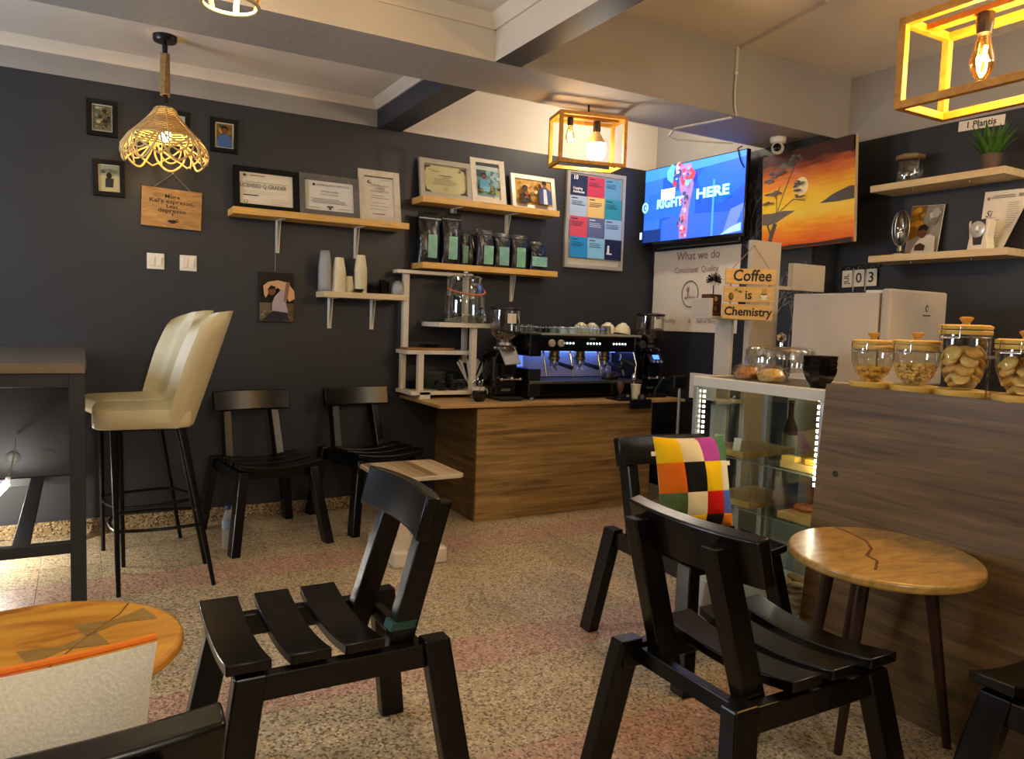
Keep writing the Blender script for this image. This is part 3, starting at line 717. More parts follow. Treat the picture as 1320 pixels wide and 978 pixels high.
# hanging wooden sign
t = thing('wooden_sign', 'small hanging wooden sign reading More Kal\'s espresso, Less depresso', 'sign', (.474, YB - .012, 1.788), rot=(0, R(1.5), 0))
SGN = wood('varnished plywood', ['#7a5526', '#a3773a', '#b98c4a'], (5, 30, 22), .4, distort=2.5)
bm = nb(); box(bm, -.163, .163, -.012, 0, 0, .226); obj('board', bm, SGN, t, bevel=.002)
for k, (s, z, sz) in enumerate((('More', .180, .031), ("Kal's espresso,", .151, .034), ('Less', .123, .030), ('depresso', .098, .034))):
    text(s, sz, INK, t, (-.0, -.0128, z), bold=.0005, sx=1.22)
prints('cup_drawing', t, [(ell(.005, .037, .03, .006, 16), INK), (ell(.005, .045, .022, .02, 16, PI, 2 * PI) + [(.027, .047)], INK), (ell(.03, .044, .009, .008, 12), INK), (ell(.03, .044, .005, .005, 12), '#a3773a'), ([(.0, .062), (.006, .07), (.0, .078), (.004, .086), (.008, .078), (.002, .070)][:6], INK)], -.012)
bm = nb(); tube(bm, [(-.105, -.004, .222), (.0, -.004, .316), (.105, -.004, .222)], .0022, 6); obj('hanging_cord', bm, pm('cord', '#8d8474', .8), t)
bm = nb(); tube(bm, [(0, .01, .316), (0, -.012, .318)], .005, 8); obj('nail', bm, STEEL, t)
# switches
for x, lab in ((.390, 'white double light switch on the navy wall, left one of the pair'), (.568, 'white double light switch on the navy wall, right one of the pair')):
    t = thing('light_switch', lab, 'switch', (x, YB, 1.542), group='light switches')
    bm = nb(); box(bm, -.047, .047, -.01, 0, 0, .093); obj('plate', bm, WCER, t, bevel=.003)
    for sx in (-.019, .019):
        bm = nb(); box(bm, sx - .014, sx + .014, -.016, -.009, .02, .073); obj('rocker', bm, WCER, t, bevel=.002)
# porter picture
t = thing('wall_picture', 'unframed photo panel of a person carrying a pale sack, hung by a string', 'picture', (1.087, YB - .002, 1.252))
bm = nb(); box(bm, -.11, .11, -.016, 0, 0, .315); obj('panel', bm, BPLA, t)
sh = [((-.105, .005, .105, .31), '#1d1713'), ((-.105, .005, .105, .12), '#6b5b44')] + blobs(-.105, .008, .105, .12, 40, ['#8b7a5c', '#54462f', '#7a6848', '#3f3322'], .009)
sh += [([(-.09, .225), (-.06, .25), (.0, .262), (.06, .25), (.1, .20), (.105, .15), (.07, .13), (.05, .17), (.0, .215), (-.05, .19), (-.075, .15), (-.085, .17)], '#c79d74'),
       ([(-.035, .06), (.065, .055), (.05, .12), (.055, .19), (.02, .205), (-.02, .16), (-.035, .12)], '#a8979c'), ([(.035, .13), (.055, .13), (.075, .25), (.05, .255)], '#8a5f47'),
       (ell(-.038, .195, .024, .028, 14), '#6f4630'), ([(-.066, .20), (-.045, .228), (-.015, .222), (-.02, .205), (-.045, .205)], '#16100d'),
       ([(-.1, .01), (-.03, .07), (.06, .06), (.06, .02), (.02, .01)], '#23222c')]
prints('photo_print', t, sh, -.016)
bm = nb(); tube(bm, [(-.01, -.006, .315), (-.008, -.004, .64)], .0018, 6); obj('hanging_string', bm, pm('string', '#8d8474', .8), t)

# ------------------------------------------------------------------ takeaway cups on the short shelf
zs = 1.457
def cup_stack(x, y, n, r0, r1, h, dz, mat, name, label, group):
    t = thing(name, label, 'cup stack', (x, y, zs), group=group)
    for k in range(n):
        bm = nb(); z = k * dz
        lathe(bm, [(r1 * .98, z + h), (r0, z), (r0 * .96, z + .004), (r1, z + h + .003), (r1 * 1.04, z + h), (r1 * 1.04, z + h - .004), (r1, z + h - .005)][1:] if 0 else [(r0, z), (r1, z + h - .006), (r1 * 1.05, z + h - .004), (r1 * 1.05, z + h), (r1 * .97, z + h)], 18, cap=False)
        lathe(bm, [(0, z + .002), (r0, z)], 18, cap=False)
        obj('cup', bm, mat, t, smooth=True)
def inverted(x, y, n, r0, r1, h, dz, mat, name, label, group):
    """stack of cups, mouths down"""
    t = thing(name, label, 'cup stack', (x, y, zs), group=group)
    for k in range(n):
        bm = nb(); z = k * dz
        lathe(bm, [(r1 * 1.06, z), (r1 * 1.06, z + .005), (r1, z + .006), (r0, z + h), (r0 * .9, z + h - .003), (0, z + h - .003)], 18, cap=False)
        obj('cup', bm, mat, t, smooth=True)
CG = 'takeaway cups on the short shelf'
PCUP = pm('white paper cup', '#d8cca8', .6)
inverted(1.366, 4.865, 9, .030, .043, .115, .018, frost('cup plastic', '#c9cccd', .22), 'cup_stack', 'tall stack of clear plastic cups at the left end of the short shelf', CG)
inverted(1.458, 4.865, 13, .029, .043, .095, .0105, PCUP, 'cup_stack', 'stack of white paper cups beside the clear cups', CG)
inverted(1.527, 4.87, 5, .022, .030, .070, .009, PCUP, 'cup_stack', 'short stack of small white paper cups with a gold band', CG)
inverted(1.602, 4.865, 17, .028, .041, .095, .0095, PCUP, 'cup_stack', 'tallest stack of white paper cups, right of the small cups', CG)
t = thing('black_bowl', 'small black dish at the front of the short shelf', 'dish', (1.575, 4.81, zs)); bm = nb(); lathe(bm, [(.02, 0), (.033, .024), (.03, .024), (.018, .004)], 18); obj('dish', bm, BPLA, t, smooth=True)
for x, h, lab in ((1.688, .072, 'lower stack of black cup lids on the short shelf'), (1.767, .105, 'taller stack of black cup lids on the short shelf')):
    t = thing('lid_stack', lab, 'cup lids', (x, 4.865, zs), group='black cup lids')
    n = int(h / .012)
    for k in range(n):
        bm = nb(); lathe(bm, [(.039, k * .012), (.040, k * .012 + .006), (.034, k * .012 + .007), (.032, k * .012 + .013), (0, k * .012 + .012)], 18, cap=False); obj('lid', bm, BGLO, t, smooth=True)
t = thing('dome_lids', 'stack of clear dome lids at the right end of the short shelf', 'cup lids', (1.856, 4.855, zs))
for k in range(3):
    bm = nb(); lathe(bm, [(.043, k * .014), (.044, k * .014 + .006), (.041, k * .014 + .03), (.03, k * .014 + .055), (.012, k * .014 + .066), (0, k * .014 + .067)], 18, cap=False); obj('dome_lid', bm, frost('lid plastic', '#c9cccd', .3), t, smooth=True)

# ------------------------------------------------------------------ coffee bags
def bag(x, y, z, W_, H_, D_, mat, name, label, lab, group, silver=False, rz=0):
    t = thing(name, label, 'coffee bag', (x, y, z), rz, group)
    bm = nb(); NU, NV = 10, 14; F = []; Bk = []
    for j in range(NV + 1):
        v = j / NV
        hw = W_ / 2 * (1 - .06 * math.sin(PI * v)) * (1 if v < .84 else 1.0)
        d = D_ / 2 * (1 - max(0, (v - .55) / .45) ** 1.3) * (.75 + .25 * min(1, v * 6)) + .003
        rf, rb = [], []
        for i in range(NU + 1):
            u = -1 + 2 * i / NU
            wr = .004 * math.sin(u * 7 + v * 13 + x * 40) * math.sin(PI * v) * (v < .85)
            e = (1 - abs(u) ** 4)
            rf.append(bm.verts.new((u * hw, -d * (.35 + .65 * e) - wr, v * H_))); rb.append(bm.verts.new((u * hw, d * (.35 + .65 * e), v * H_)))
        F.append(rf); Bk.append(rb)
    for G_ in (F, Bk):
        for j in range(NV):
            for i in range(NU): bm.faces.new([G_[j][i], G_[j][i + 1], G_[j + 1][i + 1], G_[j + 1][i]])
    for j in range(NV):
        for i in (0, NU): bm.faces.new([F[j][i], F[j + 1][i], Bk[j + 1][i], Bk[j][i]])
    for i in range(NU):
        for j in (0, NV): bm.faces.new([F[j][i], F[j][i + 1], Bk[j][i + 1], Bk[j][i]])
    obj('pouch', bm, mat, t, smooth=True, ang=60)
    bm = nb(); box(bm, -W_ / 2 * .97, W_ / 2 * .97, -D_ / 2 * .3 - .006, -D_ / 2 * .2, H_ * .86, H_ * .885); obj('zip_seal', bm, mat, t)
    if lab:
        cx, w2, z0, z1, c = lab
        bm = nb(); n = 6; g = []
        for j in range(n + 1):
            z_ = z0 + (z1 - z0) * j / n; v = z_ / H_
            d = D_ / 2 * (1 - max(0, (v - .55) / .45) ** 1.3) * (.75 + .25 * min(1, v * 6)) + .003
            g.append([bm.verts.new((cx + (-1 + i) * w2 / 2, -d - .0065, z_)) for i in range(3)])
        for j in range(n):
            for i in range(2): bm.faces.new([g[j][i], g[j][i + 1], g[j + 1][i + 1], g[j + 1][i]])
        l = obj('paper_label', bm, pm('mint label ' + c, c, .55, noise=(18, '#5f9181', .25)), t)
        bm = nb(); box(bm, cx - w2 * .3, cx + w2 * .3, -D_ / 2 - .0085, -D_ / 2 - .0078, z0 + (z1 - z0) * .72, z0 + (z1 - z0) * .76); box(bm, cx - w2 * .2, cx + w2 * .25, -D_ / 2 - .0085, -D_ / 2 - .0078, z0 + (z1 - z0) * .5, z0 + (z1 - z0) * .52)
        obj('label_print', bm, flatc('#3f6b5f'), l)
BAGB = pm('black foil', '#0e0f10', .24, spec=.6, bump=(30, .3)); BAGS = pm('grey black foil', '#2b2b2c', .25, metal=.3, bump=(30, .35))
zb = 1.684; BG = 'coffee bags on the shelf'
bag(2.08, 4.865, zb, .165, .345, .075, BAGB, 'coffee_bag', 'large black coffee bag with mint label at the left end of the bag row', (.01, .066, .035, .19, '#8cc2ab'), BG)
bag(2.243, 4.865, zb, .150, .355, .075, BAGB, 'coffee_bag', 'large black coffee bag with mint label, tallest and second from the left', (.0, .066, .035, .19, '#8cc2ab'), BG)
bag(2.362, 4.90, zb, .075, .25, .06, BAGB, 'coffee_bag', 'narrow black coffee bag half hidden beside the tallest bag', (.0, .04, .02, .14, '#4b5a5c'), BG)
bag(2.428, 4.915, zb, .07, .245, .05, BAGB, 'coffee_bag', 'black coffee bag without label tucked behind the small bags', None, BG)
bag(2.507, 4.86, zb, .135, .262, .065, BAGS, 'coffee_bag', 'first of the small bags with a mint label, at their left', (.015, .075, .02, .15, '#8cc2a2'), BG)
bag(2.648, 4.86, zb, .135, .250, .065, BAGB, 'coffee_bag', 'small coffee bag with a black zip top and a pale blue green label', (.0, .078, .02, .15, '#83b3b0'), BG)
bag(2.788, 4.86, zb, .140, .248, .065, BAGS, 'coffee_bag', 'small coffee bag with a silvery top and a green label', (-.0, .072, .015, .155, '#7fbf97'), BG)
bag(2.875, 4.925, zb, .11, .235, .05, BAGS, 'coffee_bag', 'coffee bag behind the last small bag, only its silvery top showing', None, BG)
bag(2.940, 4.85, zb, .135, .212, .065, BAGB, 'coffee_bag', 'small black coffee bag at the right end with a wide aqua label', (.0, .128, .03, .10, '#8cc4bd'), BG)

# ------------------------------------------------------------------ coffee counter
ZC = .772
t = thing('coffee_counter', 'low coffee counter clad in rustic wood laminate below the espresso machine', 'counter', (2.21, 4.31, 0))
bm = nb(); box(bm, 0, 1.435, 0, .018, 0, .752); obj('front_panel', bm, RUST, t)
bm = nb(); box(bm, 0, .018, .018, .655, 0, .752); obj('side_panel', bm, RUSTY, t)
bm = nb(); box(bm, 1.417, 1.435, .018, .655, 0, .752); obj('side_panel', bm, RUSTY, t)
bm = nb(); box(bm, -.28, 1.715, -.04, .66, .752, .772)
wt = obj('worktop', bm, TOPW, None, loc=(2.21, 4.31, 0), bevel=.002); tag(wt, 'thin oak worktop overhanging the low coffee counter', 'worktop')

# white stepped stand
t = thing('stepped_stand', 'white stepped wooden stand on the left end of the coffee worktop', 'stand', (2.19, 4.80, ZC))
def bx(x0, x1, y0, y1, z0, z1): 
    b = nb(); box(b, x0 - 2.19, x1 - 2.19, y0 - 4.80, y1 - 4.80, z0 - ZC, z1 - ZC); return b
b = nb()
for q in ((1.955, 2.03, 4.66, 4.93, .772, .812), (2.35, 2.43, 4.66, 4.93, .772, .812)): box(b, q[0] - 2.19, q[1] - 2.19, q[2] - 4.80, q[3] - 4.80, 0, .045)
obj('base_foot', b, WWOOD, t)
obj('base_board', bx(1.89, 2.43, 4.66, 4.94, .797, .822), WWOOD, t, bevel=.002)
for q in ((1.905, 1.945, 4.86, 4.90, 1.092, 1.605), (1.895, 1.932, 4.86, 4.90, .80, 1.07), (1.965, 2.005, 4.72, 4.76, .822, 1.07), (2.325, 2.365, 4.655, 4.695, .822, 1.253), (2.37, 2.405, 4.885, 4.92, 1.284, 1.605), (2.37, 2.405, 4.885, 4.92, 1.0, 1.253)):
    obj('post', bx(*q), WWOOD, t, bevel=.002)
obj('top_board', bx(1.845, 2.41, 4.83, 4.925, 1.605, 1.628), WWOOD, t, bevel=.002)
obj('dispenser_board', bx(2.065, 2.50, 4.62, 4.925, 1.253, 1.284), WWOOD, t, bevel=.002)
obj('lower_board', bx(1.885, 2.375, 4.72, 4.94, 1.065, 1.092), WWOOD, t, bevel=.002)
# glass dispenser
t = thing('water_dispenser', 'glass drink dispenser with rope handle and tap, part filled, on the white stand', 'dispenser', (2.30, 4.725, 1.284))
bm = nb(); prof = [(.02, .003), (.135, .003), (.142, .02), (.143, .08), (.142, .15), (.135, .21), (.12, .255), (.112, .27), (.116, .285), (.116, .295)]
lathe(bm, prof, 32, cap=False); obj('jar', bm, glass('dispenser glass', '#f4f6f4', .2), t, smooth=True)
bm = nb(); lathe(bm, [(0, .006), (.132, .006), (.139, .02), (.14, .058), (0, .058)], 32, cap=False); obj('water', bm, glass('water', '#dfe4df', .25), t, smooth=True)
bm = nb(); lathe(bm, [(0, .296), (.122, .296), (.122, .306), (.10, .318), (0, .320)], 32, cap=False); l = obj('lid', bm, glass('lid glass', '#dcdfdc', .5), t, smooth=True)
bm = nb(); lathe(bm, [(.006, .318), (.008, .33), (.019, .338), (.017, .352), (.008, .356)], 14); obj('lid_knob', bm, CHROME, l, smooth=True)
bm = nb(); pts = [(.135 * math.cos(R(a)), .135 * math.sin(R(a)), .235 - .05 * math.sin(R(180 + a) * 1.0) * 0 - .045 * max(0, -math.sin(R(a)))) for a in range(180, 361, 12)]
tube(bm, pts, .006, 8); obj('rope_handle', bm, pm('orange rope', '#b0643a', .85), t, smooth=True, label='orange rope handle hanging across the jar')
bm = nb(); tube(bm, [(.055, -.135, .04), (.06, -.19, .04)], .012, 10); tube(bm, [(.06, -.185, .04), (.06, -.19, .018)], .009, 10); tube(bm, [(.06, -.182, .04), (.06, -.182, .07), (.035, -.185, .09)], .006, 8); obj('tap', bm, CHROME, t, smooth=True)

# things on the stand
def plates(x, y, z, n, r, dz, mat, name, label, cat='plate stack', group=None):
    t = thing(name, label, cat, (x, y, z), group=group)
    for k in range(n):
        bm = nb(); lathe(bm, [(r * .6, k * dz), (r, k * dz + dz * .75), (r, k * dz + dz * .95), (r * .6, k * dz + .004), (0, k * dz + .004)], 24, cap=False); obj('plate', bm, mat, t, smooth=True)
def cup(x, y, z, r, h, mat, name, label, rz=0, group=None, cat='cup', handle=True):
    t = thing(name, label, cat, (x, y, z), rz, group)
    bm = nb(); lathe(bm, [(0, 0), (r * .62, 0), (r * .85, h * .25), (r * .98, h * .7), (r, h), (r * .93, h), (r * .88, h * .6), (r * .6, h * .12), (0, h * .1)], 22, cap=False); obj('body', bm, mat, t, smooth=True)
    if handle:
        bm = nb(); tube(bm, [(r * .92, 0, h * .78), (r * 1.35, 0, h * .82), (r * 1.55, 0, h * .55), (r * 1.3, 0, h * .28), (r * .85, 0, h * .25)], r * .1, 8); obj('handle', bm, mat, t, smooth=True)
    return t
GP = pm('olive glazed ceramic', '#34372e', .3); zb = .822
plates(2.14, 4.855, zb, 10, .078, .0115, pm('dark green plate', '#666c55', .3), 'plate_stack', 'stack of dark green plates under the lower board of the white stand', group='plate stacks on the white stand')
plates(1.985, 4.85, zb, 5, .058, .011, BCER, 'plate_stack', 'stack of black saucers behind the left posts of the stand', group='plate stacks on the white stand')
plates(2.30, 4.80, zb, 6, .055, .011, pm('grey plate', '#6d7170', .3), 'plate_stack', 'stack of grey saucers beside the right post of the stand', group='plate stacks on the white stand')
cup(2.135, 4.725, zb, .045, .058, BCER, 'black_cup', 'left one of two black cups on the base of the stand', -.4, 'black cups on the stand')
cup(2.232, 4.725, zb, .045, .056, BCER, 'black_cup', 'right one of two black cups on the base of the stand', .2, 'black cups on the stand')
t = thing('black_pot', 'dark teal pot behind the cups under the lower board', 'pot', (2.27, 4.885, zb)); bm = nb(); lathe(bm, [(.05, 0), (.065, .03), (.066, .10), (.05, .115), (0, .118)], 20); obj('pot', bm, pm('dark teal glaze', '#141c1e', .25), t, smooth=True)
t = thing('serving_board', 'wooden serving board on the lower board of the white stand', 'board', (2.06, 4.82, 1.092))
bm = nb(); prism(bm, [(-.165, -.07), (.17, -.085), (.18, -.075), (.16, .09), (-.14, .10), (-.17, .06)], 0, .016); obj('board', bm, wood('serving board oak', ['#7a4a1c', '#9c6a30', '#b07c3c'], (5, 25, 25), .4), t, bevel=.003)
plates(2.09, 4.83, 1.108, 2, .08, .011, BCER, 'plate_stack', 'black plate lying on the wooden serving board', 'plate', group=None)
t = thing('sugar_sticks', 'bunch of white paper sugar sticks standing in a holder by the stand', 'sugar sticks', (2.40, 4.80, zb))
bm = nb(); lathe(bm, [(.030, 0), (.036, .08), (.034, .08), (.028, .004)], 16, cap=False); obj('holder', bm, glass('holder glass', '#d5d8d6', .3), t, smooth=True)
for i in range(11):
    a = -.75 + i * .15; bm = nb(); bar(bm, (a * .02, (i % 3) * .012 - .01, .02), (a * .16, (i % 3) * .018 - .02, .205 - .02 * abs(a) + .012 * (i % 2)), .011, .004); obj('stick', bm, PAPER, t)
t = cup(2.355, 4.595, ZC, .047, .082, WCER, 'white_mug', 'white mug holding teaspoons beside the stand', 0, cat='mug')
for i in range(5):
    bm = nb(); tube(bm, [(-.01 + i * .005, .0, .02), (-.035 + i * .017, .01 * (i % 2), .105 + .01 * (i % 3))], .0025, 6); ball(bm, (-.037 + i * .018, .01 * (i % 2), .112 + .01 * (i % 3)), .008, 8, 5, 1, .5, 1.4); obj('teaspoon', bm, CHROME, t, smooth=True)
t = thing('brush', 'brush with a wooden handle leaning behind the white mug', 'brush', (2.49, 4.80, ZC))
bm = nb(); tube(bm, [(-.01, 0, .0), (.055, -.02, .13)], [.012, .008], 8); obj('bristles', bm, BPLA, t)
bm = nb(); tube(bm, [(.055, -.02, .13), (.10, -.03, .22)], .010, 8); obj('handle', bm, pm('pale brush handle', '#b08b68', .5), t, smooth=True)
t = cup(2.285, 4.44, ZC, .05, .068, BCER, 'black_cup', 'black cup at the front edge of the worktop beside the left grinder', .6, cat='cup')
bm = nb(); tube(bm, [(.02, .02, .05), (.085, .03, .11)], .003, 6); obj('teaspoon', bm, CHROME, t, smooth=True)

# ------------------------------------------------------------------ espresso machine
t = thing('espresso_machine', 'wide black three group espresso machine with blue lit work area on the coffee worktop', 'coffee machine', (3.14, 4.45, ZC))
X0, X1 = -.475, .48
bm = nb(); box(bm, X0, X1, .0, .42, .025, .112); obj('base', bm, BGLO, t, bevel=.006)
bm = nb(); box(bm, X0 - .01, X1 + .01, -.035, .27, .112, .132); obj('drip_tray', bm, STEEL, t, bevel=.003)
bm = nb()
for i in range(40): box(bm, X0 + .02 + i * .0235, X0 + .032 + i * .0235, -.015, .25, .132, .1345)
obj('drip_grate', bm, STEEL, t)
bm = nb(); box(bm, X0, X1, .27, .42, .112, .335); obj('rear_body', bm, BGLO, t)
bm = nb(); box(bm, X0 + .03, X1 - .06, .262, .27, .14, .335); obj('splash_back', bm, pm('satin steel splash', '#b9b4ac', .38, metal=.35), t)
bm = nb(); box(bm, X0, X1 + .0, .0, .42, .335, .448); obj('top_housing', bm, BGLO, t, bevel=.01)
bm = nb(); box(bm, X0 - .012, X0 + .085, -.02, .42, .30, .455); obj('side_panel', bm, BGLO, t, bevel=.008)
bm = nb(); box(bm, X1 - .055, X1 + .01, -.01, .42, .025, .445); obj('side_panel', bm, BGLO, t, bevel=.008)
bm = nb(); box(bm, X0 - .012, X0 + .085, -.02, .40, .025, .215); obj('side_cover', bm, BPLA, t, bevel=.006)
bm = nb(); box(bm, X0 + .09, X1 + .01, -.004, .42, .447, .462); obj('cup_tray', bm, pm('satin tray steel', '#a8a49a', .45, metal=.4), t, bevel=.002)
bm = nb()
tube(bm, [(X0 + .06, .40, .455), (X0 + .06, .40, .50), (X1 - .1, .40, .50), (X1 - .1, .40, .455)], .004, 6); tube(bm, [(X0 + .06, .02, .455), (X0 + .06, .02, .497), (X1 - .3, .02, .497)], .003, 6); obj('cup_rail', bm, CHROME, t, smooth=True)
for x in (-.30, -.225):
    bm = nb(); lathe(bm, [(.026, 0), (.026, .012), (.021, .018), (0, .018)], 20); obj('dial', bm, pm('beige dial', '#a59c8d', .4), t, loc=(x, .0, .392), rot=(PI / 2, 0, 0), smooth=True)
BTN = emit('lit button', '#cfeaff', 1.6)
for x0, n in ((-.198, 4), (.005, 5), (.235, 5)):
    for i in range(n):
        bm = nb(); lathe(bm, [(.0075, 0), (.0075, .003)], 12); obj('lit_button', bm, BTN, t, loc=(x0 + i * .0262, .0, .394), rot=(PI / 2, 0, 0))
bm = nb(); box(bm, .02, .068, -.002, 0, .422, .434); obj('maker_plate', bm, pm('badge', '#8d8d8d', .4, metal=.6), t)
for gx in (-.20, .02, .24):
    bm = nb(); lathe(bm, [(.04, .335), (.04, .30), (.045, .295), (.045, .275), (.03, .265)], 22, c=(gx, .12, 0)); g = obj('group_head', bm, pm('brass steel', '#a58f63', .25, metal=1), t, smooth=True)
    bm = nb(); lathe(bm, [(.038, .268), (.038, .24), (.02, .225), (.012, .215)], 20, c=(gx, .12, 0)); tube(bm, [(gx, .12, .25), (gx + .01, .05, .245)], .011, 8)
    tube(bm, [(gx - .015, .12, .22), (gx - .022, .11, .195)], .006, 6); tube(bm, [(gx + .015, .12, .22), (gx + .022, .11, .195)], .006, 6)
    p = obj('portafilter', bm, CHROME, t, smooth=True)
    bm = nb(); tube(bm, [(gx + .008, .06, .247), (gx + .03, -.07, .225)], [.013, .016], 10); obj('handle', bm, BPLA, p, smooth=True)
for gx in (-.335, -.11, .13, .335):
    bm = nb(); tube(bm, [(gx, .05, .335), (gx, .03, .26), (gx + .01, .01, .16)], .007, 8); obj('steam_pipe', bm, CHROME, t, smooth=True)
bm = nb(); tube(bm, [(.29, -.01, .285), (.40, -.05, .235)], [.014, .017], 10); obj('steam_lever', bm, BPLA, t, smooth=True)
bm = nb(); tube(bm, [(.42, .0, .335), (.425, -.03, .25), (.40, -.05, .15)], .006, 8); lathe(bm, [(.02, 0), (.024, .015), (.012, .05)], 14, c=(.402, -.045, .133)); obj('steam_wand', bm, CHROME, t, smooth=True)
bm = nb(); lathe(bm, [(.03, 0), (.03, .02)], 18); obj('side_knob', bm, CHROME, t, loc=(X1 + .0, -.012, .395), rot=(PI / 2, 0, 0), smooth=True)
for x in (X0 + .06, X1 - .06):
    for y in (.05, .37):
        bm = nb(); lathe(bm, [(.022, 0), (.018, .026)], 12, c=(x, y, 0)); obj('foot', bm, STEEL, t)
bm = nb(); box(bm, X0 + .1, X1 - .08, .20, .215, .326, .334); obj('led_strip', bm, emit('blue light strip', '#5f86ff', 11), t)
bm = nb(); box(bm, X0 + .02, X0 + .1, .258, .262, .20, .30); obj('lit_window', bm, emit('blue lit window', '#5c86e8', .7), t)
# things in and on the machine
for i, (x, y, s) in enumerate(((3.35, 4.47, 1), (3.43, 4.52, .8))):
    t = thing('milk_jug', ('black', 'small black')[i] + ' milk jug lying on the drip tray of the espresso machine', 'jug', (x, y, .906)); bm = nb(); lathe(bm, [(.05 * s, 0), (.055 * s, .02), (.04 * s, .05), (.0, .055)], 16); obj('body', bm, BPLA, t, smooth=True)
    bm = nb(); tube(bm, [(.05 * s, 0, .02), (.085 * s, 0, .03), (.08 * s, 0, .045)], .006, 6); obj('handle', bm, STEEL, t, smooth=True)
zt = ZC + .462
def glass_row(xs, y, mat, h, r, name, label, group):
    for i, x in enumerate(xs):
        t = thing(name, label(i) if callable(label) else label, 'glass' if mat is GLS else 'cup', (x, y, zt), group=group)
        bm = nb(); lathe(bm, [(r, 0), (r, .006), (r * .8, h), (0, h + .002)], 14, cap=False); obj('body', bm, mat, t, smooth=True)
GLS = glass('cup glass', '#dfe6e6', .4)
glass_row([2.625 + i * .038 for i in range(4)], 4.56, GLS, .055, .017, 'shot_glass', lambda i: ('leftmost', 'second', 'third', 'fourth')[i] + ' upturned small glass at the left end of the cup tray', 'glasses at the left end of the cup tray')
glass_row([2.79 + i * .045 for i in range(2)], 4.52, BCER, .05, .021, 'espresso_cup', lambda i: ('left' if i == 0 else 'right') + ' one of two black espresso cups upturned on the cup tray', 'black cups on the cup tray')
TEAL = pm('teal ceramic', '#46615f', .3); PBLU = pm('pale blue ceramic', '#8da7ad', .3)
for x, m, lab in ((2.885, TEAL, 'dark teal bowl upturned on the cup tray'), (2.955, PBLU, 'left pale blue bowl upturned on the cup tray'), (3.035, PBLU, 'right pale blue bowl upturned on the cup tray')):
    t = thing('small_bowl', lab, 'bowl', (x, 4.50, zt), group='upturned bowls on the cup tray'); bm = nb(); lathe(bm, [(.041, 0), (.041, .004), (.036, .028), (.018, .043), (.014, .047), (0, .045)], 18, cap=False); obj('body', bm, m, t, smooth=True)
glass_row([3.10 + i * .037 for i in range(5)], 4.50, GLS, .062, .0165, 'shot_glass', lambda i: ('first', 'second', 'third', 'fourth', 'fifth')[i] + ' upturned small glass right of the pale blue bowls on the cup tray', 'glasses in the middle of the cup tray')
glass_row([3.305, 3.355], 4.50, pm('grey stoneware', '#6d6a63', .4), .06, .024, 'espresso_cup', lambda i: ('left' if i == 0 else 'right') + ' one of two grey stoneware cups upturned on the cup tray', 'grey cups on the cup tray')
for i, (x, y, tl) in enumerate(((3.24, 4.68, 0), (3.34, 4.68, 0), (3.425, 4.60, .1), (3.50, 4.52, .35))):
    t = thing('cream_bowl', ('leftmost', 'second from the left', 'third from the left', 'rightmost, tilted')[i] + ' of the four big cream bowls upturned on the espresso machine', 'bowl', (x, y, zt + (.006 if tl else 0)), group='cream bowls on the machine', rot=(0, tl * .5, 0))
    bm = nb(); lathe(bm, [(.062, 0), (.062, .004), (.058, .035), (.042, .062), (.02, .077), (.018, .082), (0, .08)], 22, cap=False); obj('body', bm, CREAMC, t, smooth=True)
